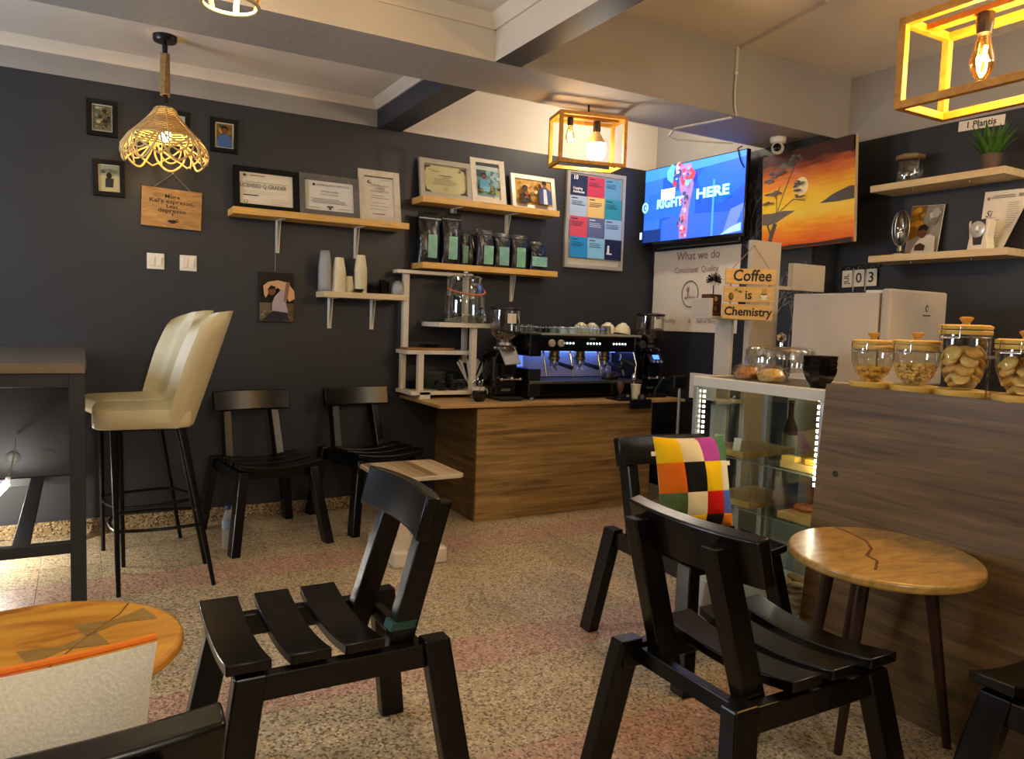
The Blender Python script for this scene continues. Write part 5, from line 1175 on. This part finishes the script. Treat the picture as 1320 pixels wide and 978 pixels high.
bm = nb(); tube(bm, [(-.10, -.004, .16), (.065, .165, .30), (.10, -.004, .16)], .0022, 6); tube(bm, [(.065, .15, .30), (.068, .19, .30)], .004, 6); obj('hanging_string', bm, ROPE, t)

# ------------------------------------------------------------------ fridge
t = thing('refrigerator', 'white refrigerator behind the display case', 'refrigerator', (3.46, 2.47, 0))
FRS = pm('fridge side grey', '#b5ada1', .5); FRD = pm('fridge door', '#a9a299', .35)
bm = nb(); box(bm, -.22, .22, -.21, .28, .03, 1.495); obj('cabinet', bm, FRS, t, bevel=.006)
bm = nb(); box(bm, -.222, .222, -.27, -.222, .05, 1.05); obj('door', bm, FRD, t, bevel=.01)
bm = nb(); box(bm, -.222, .222, -.27, -.222, 1.062, 1.512); d = obj('freezer_door', bm, FRD, t, bevel=.01)
prints('logo', d, [(ell(.06, 1.43, .014, .017, 16), '#4a4744'), (ell(.062, 1.428, .008, .010, 14), '#a9a299')], -.2705); text('LORA', .018, flatc('#5a5754'), d, (.06, -.2718, 1.395)) if 0 else None
bm = nb(); box(bm, .03, .09, -.2712, -.2705, 1.392, 1.400); obj('maker_line', bm, flatc('#5a5754'), d)
for x in (-.18, .18):
    for y in (-.17, .24): bm = nb(); lathe(bm, [(.02, 0), (.02, .03)], 10, c=(x, y, 0)); obj('foot', bm, BPLA, t)
t = thing('paper_stack', 'flat white packet lying on top of the refrigerator', 'paper', (3.45, 2.36, 1.495)); bm = nb(); box(bm, -.06, .09, -.08, .08, 0, .02); obj('packet', bm, PAPER, t, rot=(0, 0, .2))

# ------------------------------------------------------------------ display case
CX0, CX1, CY0, CY1, CZ = 2.52, 3.02, 1.955, 2.69, 1.075
t = thing('display_case', 'glass pastry display case with lit edges beside the long wooden counter', 'display case', (2.77, 2.32, 0))
def cb(x0, x1, y0, y1, z0, z1): b = nb(); box(b, x0 - 2.77, x1 - 2.77, y0 - 2.32, y1 - 2.32, z0, z1); return b
obj('base', cb(CX0, CX1, CY0, CY1, 0, .13), pm('white case base', '#c9c5bb', .5), t, bevel=.004)
obj('top_board', cb(CX0 + .01, CX1 - .01, CY0 + .01, CY1 - .01, 1.055, CZ), pm('grey case top', '#5a5852', .35), t)
for q in ((CX0 - .004, CX0 + .03, CY0, CY1, 1.03, CZ + .002), (CX1 - .03, CX1, CY0, CY1, 1.03, CZ + .002), (CX0 + .03, CX1 - .03, CY1 - .03, CY1, 1.03, CZ + .002), (CX0 + .03, CX1 - .03, CY0, CY0 + .03, 1.03, CZ + .002)): obj('top_rim', cb(*q), pm('white rim', '#cfcbbd', .4), t, bevel=.004)
for x in (CX0, CX1 - .028):
    for y in (CY0, CY1 - .028): obj('corner_post', cb(x, x + .028, y, y + .028, .13, 1.03), ALU, t, bevel=.003)
obj('rear_post', cb(CX1 - .026, CX1, 2.30, 2.335, .13, 1.03), ALU, t); obj('front_pane', cb(CX0 + .004, CX0 + .008, CY0 + .028, CY1 - .028, .13, 1.03), GLASSG, t)
obj('rear_pane', cb(CX1 - .010, CX1 - .006, CY0 + .028, 2.30, .13, 1.03), GLASSG, t); obj('rear_pane', cb(CX1 - .010, CX1 - .006, 2.335, CY1 - .028, .13, 1.03), GLASSG, t)
obj('end_pane', cb(CX0 + .028, CX1 - .028, CY1 - .012, CY1 - .008, .13, 1.03), GLASSG, t)
EDG = pm('pane edge green', '#7d8c80', .2)
for z in (.722, .505):
    obj('glass_shelf', cb(CX0 + .02, CX1 - .03, CY0 + .028, CY1 - .02, z, z + .006), GLASSG, t); obj('shelf_edge', cb(CX0 + .018, CX0 + .0195, CY0 + .028, CY1 - .02, z, z + .006), EDG, t)
obj('divider_pane', cb(CX0 + .02, CX1 - .03, 2.236, 2.240, .511, .722), GLASSG, t); obj('divider_pane', cb(CX0 + .02, CX1 - .03, 2.236, 2.240, .728, 1.03), GLASSG, t)
LED = emit('case light strip', '#fff2dc', 45); LED2 = emit('dim case light strip', '#fff2dc', 4)
for y in (CY0 + .034, CY1 - .042):
    for k in range(26):
        pass
for xs, y, lm in ((CX0 + .011, CY0 + .034, LED), (CX0 + .030, CY1 - .044, LED2)):
    bm = nb()
    for k in range(22 if lm is LED else 0, 36): box(bm, xs - 2.77, xs + .008 - 2.77, y - 2.32, y + .010 - 2.32, .16 + k * .024, .172 + k * .024)
    obj('light_strip', bm, lm, t, kind='stuff')
DB = wood('display board walnut', ['#7a572a', '#9c763e', '#b58f52'], (12, 4, 20), .4); YB_ = pm('yellow board edge', '#d9a834', .5)
def dboard(x, y, z, sx, sy, label):
    t = thing('serving_board', label, 'board', (x, y, z), group='boards in the display case'); bm = nb(); box(bm, -sx / 2, sx / 2, -sy / 2, sy / 2, 0, .03, 0, {'l': 1}); obj('board', bm, [DB, pm('board front grain', '#d0a858', .5)], t, bevel=.002); return t
dboard(2.73, 2.52, .728, .34, .24, 'walnut board on the upper glass shelf, far half')
dboard(2.75, 2.10, .728, .36, .20, 'walnut board on the upper glass shelf, near half')
dboard(2.72, 2.48, .511, .32, .26, 'walnut board on the lower glass shelf, far half')
dboard(2.76, 2.10, .511, .38, .20, 'walnut board on the lower glass shelf, near half')
for x, y, z, lab in ((2.60, 2.05, .758, 'yellow price block on the near upper board'), (2.59, 2.16, .758, 'second yellow price block on the near upper board')):
    tag(obj('price_block', (lambda b: (box(b, -.02, .02, -.035, .035, 0, .022), b)[1])(nb()), YB_, loc=(x, y, z), bevel=.003), lab, 'price block', 'price blocks in the case')
for k, (x, y, c, lab) in enumerate(((2.70, 2.15, '#b0643a', 'flat orange brown pastry on the near lower board'), (2.82, 2.06, '#b06a52', 'pinkish pastry on the near lower board'))):
    t = thing('pastry', lab, 'pastry', (x, y, .541)); bm = nb(); lathe(bm, [(.05, 0), (.058, .01), (.05, .022), (0, .026)], 18); obj('body', bm, pm('pastry ' + c, c, .7, bump=(60, .3)), t, smooth=True)
for i, (x, y) in enumerate(((2.60, 2.56), (2.60, 2.44))):
    t = thing('price_card', ('white price card on the far upper board', 'small white card on the near side of the far upper board')[i], 'card', (x - .04, y, .758), -PI / 2 + .3)
    bm = nb(); bar(bm, (0, 0, 0), (.0, .015, .055), .035, .002); obj('card', bm, PAPER, t)
# cookies at the bottom of the case
CK = [pm('cookie %d' % i, c, .7, noise=(50, d, .3), bump=(60, .5)) for i, (c, d) in enumerate((('#c9b184', '#a88a55'), ('#bda274', '#94763f'), ('#d3bf95', '#b39660')))]
def cookie_mesh(r, h, m):
    bm = nb(); lathe(bm, [(0, 0), (r * .85, 0), (r, h * .4), (r * .9, h * .8), (r * .5, h), (0, h)], 14, cap=False)
    me = bpy.data.meshes.new('cookie'); bmesh.ops.recalc_face_normals(bm, faces=bm.faces[:]); bm.to_mesh(me); bm.free(); me.materials.append(m)
    for p in me.polygons: p.use_smooth = True
    return me
cm = [cookie_mesh(.033, .018, m) for m in CK]
n = 0
for lay in range(5):
    for i in range(2):
        for j in range(3):
            o = bpy.data.objects.new('cookie', cm[(i + j + lay) % 3]); COL.objects.link(o)
            o.location = (2.585 + i * .066 + .01 * (lay % 2), 2.02 + j * .068 + .012 * (lay % 2), .135 + lay * .026 + .004 * ((i + j) % 2)); o.rotation_euler = (random.uniform(-.2, .2), random.uniform(-.2, .2), random.random() * 6)
            tag(o, 'pale cookie heaped at the bottom of the display case', 'cookie', 'cookies at the bottom of the display case')
# bottle behind the case
for x, y, lab in ((3.12, 2.62, 'brown syrup bottle with a white label behind the display case'),):
    t = thing('syrup_bottle', lab, 'bottle', (x, y, .62)); bm = nb(); lathe(bm, [(.035, 0), (.037, .02), (.037, .19), (.014, .25), (.013, .32)], 18); obj('body', bm, pm('brown bottle', '#3f2412', .2), t, smooth=True)
    bm = nb(); lathe(bm, [(.0375, .04), (.0375, .16)], 18, cap=False); obj('paper_label', bm, PAPER, t)
    bm = nb(); lathe(bm, [(.016, .31), (.016, .335)], 12); obj('cap', bm, BPLA, t)
bm = nb(); box(bm, 3.06, 3.22, 2.50, 2.75, .0, .62); sd = obj('storage_box', bm, pm('grey storage box', '#8f8b82', .6)); tag(sd, 'dark grey storage box behind the display case under the syrup bottle', 'box')
# on top of the case
t = thing('cake_stand', 'glass cake stand with a fluted dome and crystal knob on the display case', 'cake stand', (2.80, 2.43, CZ))
bm = nb(); lathe(bm, [(0, .002), (.05, .002), (.04, .02), (.03, .03), (.13, .042), (.17, .046), (.172, .052), (.12, .05), (0, .048)], 36, cap=False); obj('plate', bm, glass('crystal', '#e6e6e0', .55), t, smooth=True)
bm = nb(); N = 64; prof = [(.150, .054), (.152, .07), (.150, .135), (.14, .15), (.10, .155), (.0, .158)]
rings = [[bm.verts.new(((r_ + (.0045 * math.cos(j * PI / 2) if .05 < z < .14 else 0)) * math.cos(2 * PI * j / N), (r_ + (.0045 * math.cos(j * PI / 2) if .05 < z < .14 else 0)) * math.sin(2 * PI * j / N), z)) for j in range(N)] for r_, z in [(max(a, .001), b) for a, b in prof]]
for A, B in zip(rings, rings[1:]):
    for j in range(N): bm.faces.new([A[j], A[(j + 1) % N], B[(j + 1) % N], B[j]])
d = obj('dome', bm, glass('crystal', '#e6e6e0', .55), t, smooth=True, ang=80)
bm = nb(); lathe(bm, [(.008, .157), (.008, .172)], 12); bmesh.ops.create_icosphere(bm, subdivisions=1, radius=.024, matrix=Matrix.Translation((0, 0, .195))); obj('knob', bm, glass('crystal knob', '#d6d2c6', 1.0), d)
PST = [pm('golden pastry', '#b9782a', .6, noise=(40, '#8a4f14', .3), bump=(40, .5)), pm('pale bun', '#d3b878', .6, noise=(30, '#b98f48', .3), bump=(30, .4))]
for x, y, s, m, lab in ((2.605, 2.44, 1, 0, 'golden pastry in a clear tub in front of the cake stand'), (2.60, 2.30, 1.0, 1, 'pale bun in a clear tub in front of the cake stand')):
    t = thing('pastry_tub', lab, 'pastry', (x, y, CZ)); bm = nb(); lathe(bm, [(.03, .004), (.055, .012), (.062, .03), (.05, .05), (.02, .062), (0, .063)], 18, sx=.9); obj('pastry', bm, PST[m], t, smooth=True)
    bm = nb(); lathe(bm, [(0, .001), (.058, .001), (.07, .035), (.074, .037), (.06, .062), (.03, .074), (0, .075)], 22, cap=False, sx=.9); obj('tub', bm, glass('tub plastic', '#eeeeea', .25), t, smooth=True)
for k in range(3):
    t = thing('black_bowl', ('lowest', 'middle', 'topmost')[k] + ' black bowl of the stack on the display case', 'bowl', (2.615, 2.065, CZ + .024 * k), group='stacked black bowls on the display case')
    bm = nb(); lathe(bm, [(.0, .001), (.034, .001), (.037, .01), (.055, .035), (.066, .062), (.069, .082), (.064, .082), (.058, .055), (.035, .016), (0, .012)], 10, cap=False); obj('body', bm, BCER, t, smooth=True, ang=25)

# ------------------------------------------------------------------ long counter on the right
t = thing('long_counter', 'tall counter clad in dark rustic wood with cookie jars on top, right', 'counter', (2.426, .8, 0))
bm = nb(); P_ = [(-1.4, 0), (1.155, 0), (1.133, .264), (1.084, 1.110), (-1.4, 1.110)]
a = [bm.verts.new((0, y, z)) for y, z in P_]; b = [bm.verts.new((.02, y, z)) for y, z in P_]
bm.faces.new(a); bm.faces.new(b[::-1])
for i in range(5): bm.faces.new([a[i], a[(i + 1) % 5], b[(i + 1) % 5], b[i]])
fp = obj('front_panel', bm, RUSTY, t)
bm = nb(); lathe(bm, [(.012, 0), (.012, .004)], 12); obj('screw_cover', bm, pm('dark hole', '#1a120a', .6), fp, loc=(-.001, 1.02, .78), rot=(0, PI / 2, 0))
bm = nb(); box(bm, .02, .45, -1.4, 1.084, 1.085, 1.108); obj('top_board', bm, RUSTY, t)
bm = nb(); box(bm, .02, .09, 1.04, 1.06, 0, 1.085); box(bm, .02, .40, -.3, -.28, 0, 1.085); obj('support_panel', bm, RUSTY, t)
# jars
NUT = [pm('golden snack', '#f2c860', .6, noise=(60, '#d8a23c', .3)), pm('pale snack', '#f6da90', .6, noise=(60, '#dcb054', .3))]
COOK = [pm('butter cookie %d' % i, c, .65, noise=(40, d, .3), bump=(50, .4)) for i, (c, d) in enumerate((('#f0cf7e', '#d6a84e'), ('#f5db95', '#dcb762'), ('#e6b860', '#c8963f')))]
def jar(x, y, s, h, r, label, fill):
    Z = 1.108
    t = thing('cookie_jar', label, 'jar', (x, y, Z), group='glass jars on the long counter')
    bm = nb(); lathe(bm, [(r * 1.02, 0), (r * 1.04, .004), (r * 1.04, .018), (r * 1.0, .021)], 32); obj('wooden_base', bm, YWOOD, t, smooth=True)
    z0, z1 = .022, h - .045
    prof = [(r * .35, z0), (r * .5, z0 + .006), (r * .78, z0 + (z1 - z0) * .25), (r * .97, z0 + (z1 - z0) * .55), (r * 1.02, z0 + (z1 - z0) * .8), (r * 1.0, z1)]
    bm = nb(); lathe(bm, [(0, z0)] + prof, 32, cap=False); obj('glass', bm, glass('cookie jar glass', '#f3f1e6', .22), t, smooth=True)
    def rad(z):
        for (ra, za), (rb, zb_) in zip(prof, prof[1:]):
            if za <= z <= zb_: return ra + (rb - ra) * (z - za) / (zb_ - za)
        return r * .5
    bm = nb(); lathe(bm, [(r * 1.03, z1), (r * 1.05, z1 + .003), (r * 1.05, z1 + .012), (r * 1.03, z1 + .014)], 30); l = obj('lid_ring', bm, YWOOD, t, smooth=True)
    bm = nb(); lathe(bm, [(r * 1.04, z1 + .017), (r * 1.06, z1 + .02), (r * 1.06, z1 + .028), (r * .9, z1 + .032)], 30); l = obj('lid', bm, YWOOD, t, smooth=True)
    bm = nb(); lathe(bm, [(.014, z1 + .03), (.011, z1 + .038), (.02, z1 + .050), (.021, z1 + .055), (.012, z1 + .058)], 16); obj('knob', bm, pm('brown knob', '#a8813a', .45), l, smooth=True)
    bm = nb(); tube(bm, [(r * 1.06 * math.cos(a), r * 1.06 * math.sin(a), z1 - .008) for a in [2 * PI * k / 30 for k in range(30)]], .0022, 6, closed=True)
    tube(bm, [(-r * 1.08, -.03, z1 + .028), (-r * 1.12, -.03, z1 + .012), (-r * 1.10, -.03, z1 - .012), (-r * 1.10, .03, z1 - .012), (-r * 1.12, .03, z1 + .012), (-r * 1.08, .03, z1 + .028)], .002, 6)
    obj('wire_clasp', bm, CHROME, t, smooth=True)
    top = z0 + (z1 - z0) * fill[1]
    if fill[0] in ('chips', 'nuts'):
        bm = nb(); q = 1 if fill[0] == 'nuts' else 1.9
        z = z0 + .008; cnt = 0
        while z < top and cnt < 700:
            R_ = rad(z) - .006 * q
            nn = int((150 if q == 1 else 44))
            for k in range(nn if z > z0 + .02 else 12):
                a = random.random() * 6.28; rr = R_ * (1 - random.random() ** 3 * .9)
                ball(bm, (rr * math.cos(a), rr * math.sin(a), z + random.uniform(-.004, .004)), .0062 * q, 6, 4, random.uniform(.7, 1.3), random.uniform(.7, 1.3), random.uniform(.5, .9)); cnt += 1
            z += .010 * q
        obj('snack_pieces', bm, NUT[0 if q > 1 else 1], t, smooth=True, kind='stuff')
    else:
        R0 = .028; k = 0; z = z0 + .012
        me = [cookie_mesh(R0, .016, m) for m in COOK]
        while z < top:
            R_ = rad(z) - R0 * .75
            nn = 1 if R_ < .02 else (4 if R_ < .04 else 5)
            for i in range(nn):
                a = 6.28 * i / nn + z * 60; o = bpy.data.objects.new('cookie', me[k % 3]); COL.objects.link(o); k += 1
                rr = max(0, R_ - .008)
                o.location = (x + rr * math.cos(a), y + rr * math.sin(a), Z + z + random.uniform(0, .006))
                o.rotation_euler = Euler((0, random.uniform(.5, 1.2), a)) if nn > 1 else Euler((0, .3, a))
                tag(o, 'round butter cookie in the ' + fill[2], 'cookie', 'cookies in the ' + fill[2])
            z += .025
    return t
jar(2.503, 1.755, 1, .185, .070, 'glass jar of yellow chips with bamboo lid, leftmost on the long counter', ('chips', .52))
jar(2.503, 1.590, 1, .190, .072, 'glass jar of pale nuts with bamboo lid, second from the left on the long counter', ('nuts', .60))
jar(2.503, 1.428, 1, .245, .074, 'tallest glass jar, filled with butter cookies, third on the long counter', ('cookies', .66, 'tallest jar on the long counter'))
jar(2.505, 1.243, 1, .205, .078, 'glass jar of butter cookies at the right edge of the photo', ('cookies', .66, 'rightmost jar on the long counter'))
t = thing('clear_scoop', 'clear plastic scoop standing between the two cookie jars', 'scoop', (2.475, 1.335, 1.108))
bm = nb(); tube(bm, [(0, 0, 0), (0, -.004, .125)], .004, 8); lathe(bm, [(.0, 0), (.018, .003), (.02, .012), (.0, .014)], 14, c=(0, -.005, .125)); obj('scoop', bm, glass('scoop plastic', '#d8d8d2', .7, .1), t, smooth=True)
t = thing('flower_vase', 'bright yellow green flowers in a small pot at the right edge, beside the last jar', 'flowers', (2.45, 1.135, 1.108))
bm = nb(); lathe(bm, [(.0, 0), (.03, 0), (.038, .06), (.034, .06), (.028, .01)], 18, cap=False); obj('pot', bm, WCER, t, smooth=True)
FL = pm('yellow green petals', '#b8c62a', .6); GL = pm('flower green', '#5a7a1e', .6)
for i, (x, y, z) in enumerate(((-.01, .05, .085), (-.02, .052, .125), (.0, .03, .15), (.01, -.02, .12), (.02, .0, .16), (-.02, .0, .10))):
    bm = nb(); tube(bm, [(0, 0, .03), (x * .6, y * .6, z * .8), (x, y, z)], .002, 5); s_ = obj('stem', bm, GL, t)
    bm = nb()
    for k in range(26):
        a, b_ = k * 2.4, math.acos(1 - 2 * (k + .5) / 26); d = Vector((math.sin(b_) * math.cos(a), math.sin(b_) * math.sin(a), math.cos(b_))); bar(bm, Vector((x, y, z)), Vector((x, y, z)) + d * .018, .006, .004, (.4, .3, .8))
    obj('blossom', bm, FL, s_)

# ------------------------------------------------------------------ lamps
def edison(par, loc, st, power, base=WARM, scale=1, name='edison_bulb'):
    x, y, z = loc   # z = top of socket
    bm = nb(); lathe(bm, [(.019 * scale, 0), (.022 * scale, -.004), (.022 * scale, -.028 * scale), (.019 * scale, -.055 * scale)], 16, c=loc); s = obj('bulb_socket', bm, BPLA, par, smooth=True)
    bm = nb(); lathe(bm, [(.013, -.055), (.016, -.065), (.022, -.09), (.031, -.125), (.031, -.14), (.022, -.163), (.008, -.178), (0, -.18)], 20, c=(0, 0, 0), cap=False)
    for v in bm.verts: v.co = Vector(loc) + v.co * scale
    obj('bulb', bm, glass('amber bulb glass', '#ffdf9a', .15), s, smooth=True)
    bm = nb(); pts = []
    for k in range(9): pts.append((x + (.008 if k % 2 else -.008) * scale, y + .006 * math.sin(k * 2) * scale, z - (.09 + (.05 if k % 2 else 0)) * scale))
    tube(bm, pts, .0035 * scale, 6); obj('filament', bm, emit('filament', '#ffc862', st), s)
    w_ = par.matrix_world if 0 else Matrix.Translation(par.location) @ par.rotation_euler.to_matrix().to_4x4()
    return lamp('bulb_light', 'POINT', w_ @ Vector((x, y, z - .115 * scale)), power, base, .02)
def cage(name, label, loc, rz, L, D, H, b=.022, group=None):
    """open box frame of pine bars: L along x, D along y, top at z=0"""
    t = thing(name, label, 'lamp', loc, rz, group)
    for sx in (-1, 1):
        for sy in (-1, 1):
            bm = nb(); x, y = sx * (L / 2 - b / 2), sy * (D / 2 - b / 2); box(bm, x - b / 2, x + b / 2, y - b / 2, y + b / 2, -H, 0); obj('upright_bar', bm, PINE, t, bevel=.0015)
    for z in (-b / 2, -H + b / 2):
        for sy in (-1, 1):
            bm = nb(); y = sy * (D / 2 - b / 2); box(bm, -L / 2 + b, L / 2 - b, y - b / 2, y + b / 2, z - b / 2, z + b / 2); obj('long_bar', bm, PINE, t, bevel=.0015)
        for sx in (-1, 1):
            bm = nb(); x = sx * (L / 2 - b / 2); box(bm, x - b / 2, x + b / 2, -D / 2 + b, D / 2 - b, z - b / 2, z + b / 2); obj('short_bar', bm, PINE, t, bevel=.0015)
    bm = nb(); box(bm, -L / 2 + b, L / 2 - b, -b * .8, b * .8, -b * .8, -.001); obj('lamp_holder_bar', bm, PINE, t)
    return t
t = cage('cage_lamp', 'small pine cage lamp with a bright white bulb under the ceiling beam', (2.545, 3.685, 2.485), R(-14), .405, .205, .285, .02)
bm = nb(); tube(bm, [(0, 0, 0), (0, 0, .071)], .006, 8); obj('hanging_cord', bm, BPLA, t)
edison(t, (-.115, -.02, -.018), 14, 2.2, WARM, .82)
bm = nb(); lathe(bm, [(.02, 0), (.022, -.05), (.019, -.06)], 16, c=(.055, 0, -.02)); s = obj('bulb_socket', bm, BPLA, t, smooth=True)
bm = nb(); lathe(bm, [(.018, -.078), (.024, -.09), (.045, -.125), (.052, -.145)], 24, c=(.055, 0, 0)); obj('bulb_collar', bm, pm('bulb collar', '#cdb892', .5), s, smooth=True)
bm = nb(); lathe(bm, [(.052, -.145), (.054, -.16), (.054, -.205), (.047, -.222), (.03, -.23), (0, -.232)], 24, c=(.055, 0, 0), cap=False); obj('bulb', bm, emit('white globe bulb', '#fff4e4', 46), s, smooth=True)
t = cage('cage_lamp', 'large pine cage lamp with amber filament bulbs, upper right corner of the photo', (2.665, 1.38, 2.412), PI / 2, .75, .285, .315, .027)
edison(t, (.155, 0, -.02), 22, 16, WARM, 1.25); edison(t, (-.06, 0, -.02), 22, 16, WARM, 1.25)
bm = nb(); tube(bm, [(-.15, 0, 0), (-.15, 0, .525)], .006, 8); lathe(bm, [(.05, .50), (.055, .525)], 16, c=(-.15, 0, 0)); obj('hanging_cord', bm, BPLA, t)

# woven pendant
t = thing('woven_pendant_lamp', 'bell shaped pendant lamp of woven jute and looped wicker on a rope wrapped stem', 'lamp', (.40, 4.50, 2.06))
JUT = pm('woven jute', '#b39a68', .8, noise=(70, '#8f7446', .25)); WIC = pm('pale wicker', '#c9ae74', .6)
bm = nb(); lathe(bm, [(.055, .645), (.06, .655), (.06, .675)], 24); obj('canopy', bm, BPLA, t, smooth=True)
bm = nb(); tube(bm, [(0, 0, .645), (0, 0, .32)], .008, 8); lathe(bm, [(.013, .59), (.014, .63)], 12); lathe(bm, [(.012, .325), (.016, .33), (.016, .36)], 12); obj('stem', bm, BPLA, t, smooth=True)
bm = nb(); pts = [(.020 * math.cos(k * .9) , .020 * math.sin(k * .9), .37 + .215 * k / 150) for k in range(151)]; tube(bm, pts, .0065, 6); obj('rope_wrap', bm, ROPE, t, smooth=True)
bm = nb()
def bell(f): return .045 + .125 * f ** 1.25, .30 - .145 * f   # f 0..1
pts = []
turns = 13; n = turns * 28
for k in range(n + 1):
    f = k / n; r_, z_ = bell(f); a = 2 * PI * turns * f; pts.append((r_ * math.cos(a), r_ * math.sin(a), z_))
tube(bm, pts, .0046, 5); obj('woven_shade', bm, JUT, t, smooth=True)
bm = nb()
for k in range(8):
    a = 2 * PI * k / 8; tube(bm, [((bell(f)[0] + .004) * math.cos(a), (bell(f)[0] + .004) * math.sin(a), bell(f)[1] + .002) for f in [i / 8 for i in range(9)]] + [(.212 * math.cos(a), .212 * math.sin(a), .10), (.198 * math.cos(a), .198 * math.sin(a), .03)], .004, 6)
obj('shade_rib', bm, WIC, t, smooth=True)
bm = nb(); tube(bm, [(.044 * math.cos(a), .044 * math.sin(a), .302) for a in [2 * PI * k / 20 for k in range(20)]], .005, 6, closed=True); tube(bm, [(.172 * math.cos(a), .172 * math.sin(a), .152) for a in [2 * PI * k / 40 for k in range(40)]], .005, 6, closed=True); obj('shade_ring', bm, WIC, t, smooth=True)
bm = nb()
def rim(a, f):   # lower lattice surface, f 0 top .. 1 bottom
    r_ = .172 + .042 * math.sin(PI * min(1, f * .75)); return r_ * math.cos(a), r_ * math.sin(a), .152 - .125 * f
for k in range(7):
    a0 = 2 * PI * k / 7; w_ = 2 * PI / 7
    tube(bm, [rim(a0 + w_ * (i / 14), math.sin(PI * i / 14) ** .6 * 1.12) for i in range(15)], .0058, 6)
    tube(bm, [rim(a0 + w_ * (i / 12), .95 * i / 12) for i in range(13)], .0048, 6)
    tube(bm, [rim(a0 + w_ * (1 - i / 12), .95 * i / 12) for i in range(13)], .0048, 6)
    tube(bm, [rim(a0 + w_ * (.12 + .76 * i / 14), math.sin(PI * i / 14) ** .7 * .75) for i in range(15)], .0045, 6)
obj('wicker_loops', bm, WIC, t, smooth=True)
bm = nb(); lathe(bm, [(.018, .25), (.018, .21)], 14); tube(bm, [(0, 0, .30), (0, 0, .245)], .006, 6); s = obj('bulb_socket', bm, BPLA, t, smooth=True)
bm = nb(); lathe(bm, [(.012, .212), (.024, .19), (.030, .165), (.026, .145), (.012, .133), (0, .131)], 18, cap=False); obj('bulb', bm, emit('pendant bulb', '#ffd080', 90), s, smooth=True)

# round lamp at the top edge
t = thing('round_pendant_lamp', 'round open pendant lamp of amber bars, cut off at the top edge of the photo', 'lamp', (.418, 2.6, 2.245))
bm = nb(); tube(bm, [(.085 * math.cos(a), .085 * math.sin(a), .02) for a in [2 * PI * k / 32 for k in range(32)]], .007, 8, closed=True); tube(bm, [(.12 * math.cos(a), .12 * math.sin(a), .13) for a in [2 * PI * k / 36 for k in range(36)]], .007, 8, closed=True); tube(bm, [(.06 * math.cos(a), .06 * math.sin(a), .26) for a in [2 * PI * k / 28 for k in range(28)]], .006, 8, closed=True); obj('hoop', bm, pm('white hoop', '#b5a98c', .5), t, smooth=True)
for k in range(7):
    a = 2 * PI * k / 7 + .3; c, s = math.cos(a), math.sin(a)
    bm = nb(); bar(bm, (.083 * c, .083 * s, .02), (.12 * c, .12 * s, .13), .018, .005, (-s, c, 0)); bar(bm, (.12 * c, .12 * s, .13), (.06 * c, .06 * s, .26), .018, .005, (-s, c, 0)); obj('cane_bar', bm, PINE, t)
bm = nb(); lathe(bm, [(.02, .25), (.02, .19)], 14); tube(bm, [(0, 0, .25), (0, 0, .515)], .005, 6); lathe(bm, [(.045, .50), (.05, .515)], 14); s = obj('bulb_socket', bm, BPLA, t)
bm = nb(); tube(bm, [(.06, 0, .26), (-.06, 0, .26)], .005, 6); obj('cross_bar', bm, BMET, t)
bm = nb(); lathe(bm, [(.015, .19), (.03, .16), (.042, .12), (.038, .085), (.02, .065), (0, .06)], 18, cap=False); obj('bulb', bm, emit('round lamp bulb', '#ffe6bc', 80), s, smooth=True)

# security camera, cable trunking, detail on ceiling
t = thing('security_camera', 'white ball security camera mounted under the ceiling beam', 'camera', (3.97, 3.57, 2.555), R(-40))
bm = nb(); lathe(bm, [(.05, 0), (.052, -.012), (.046, -.034), (.03, -.042)], 24); obj('base', bm, WCER, t, smooth=True)
bm = nb(); ball(bm, (0, 0, -.068), .040, 20, 12); h = obj('head', bm, WCER, t, smooth=True)
bm = nb(); lathe(bm, [(.026, 0), (.026, .008), (.02, .012), (0, .012)], 20); l = obj('lens', bm, BGLO, h, loc=(-.008, -.034, -.07), rot=(PI / 2, 0, -.2), smooth=True)
t = thing('cable_trunking', 'thin white cable trunking running over the ceiling and beam to the corner', 'cable', (3.36, 3.36, 2.6))
WC = pm('white trunking', '#bdb7ad', .5)
for p, q, n_ in (((-.115, -.70, .345), (.015, -.006, .345), 'ceiling_run'), ((-.012, -.006, .345), (-.012, -.006, .19), 'beam_run'), ((.01, .03, -.049), (-.085, .42, -.049), 'soffit_run')):
    bm = nb(); bar(bm, p, q, .02, .012, (1, 0, 0)); obj(n_, bm, WC, t)
bm = nb(); tube(bm, [(-.012, -.008, .19), (-.02, -.012, .10), (-.012, -.012, .0), (.012, -.006, -.045)], .006, 8); obj('loose_cable', bm, WC, t, smooth=True)
bm = nb(); ball(bm, (-.016, -.012, .19), .012, 8, 6); obj('junction', bm, WCER, t, smooth=True)
bm = nb(); tube(bm, [(-.085, .42, -.045), (-.02, .55, -.06), (.1, .62, -.05), (.3, .6, -.04), (.5, .5, -.043)], .006, 8); obj('loose_cable', bm, WC, t, smooth=True)
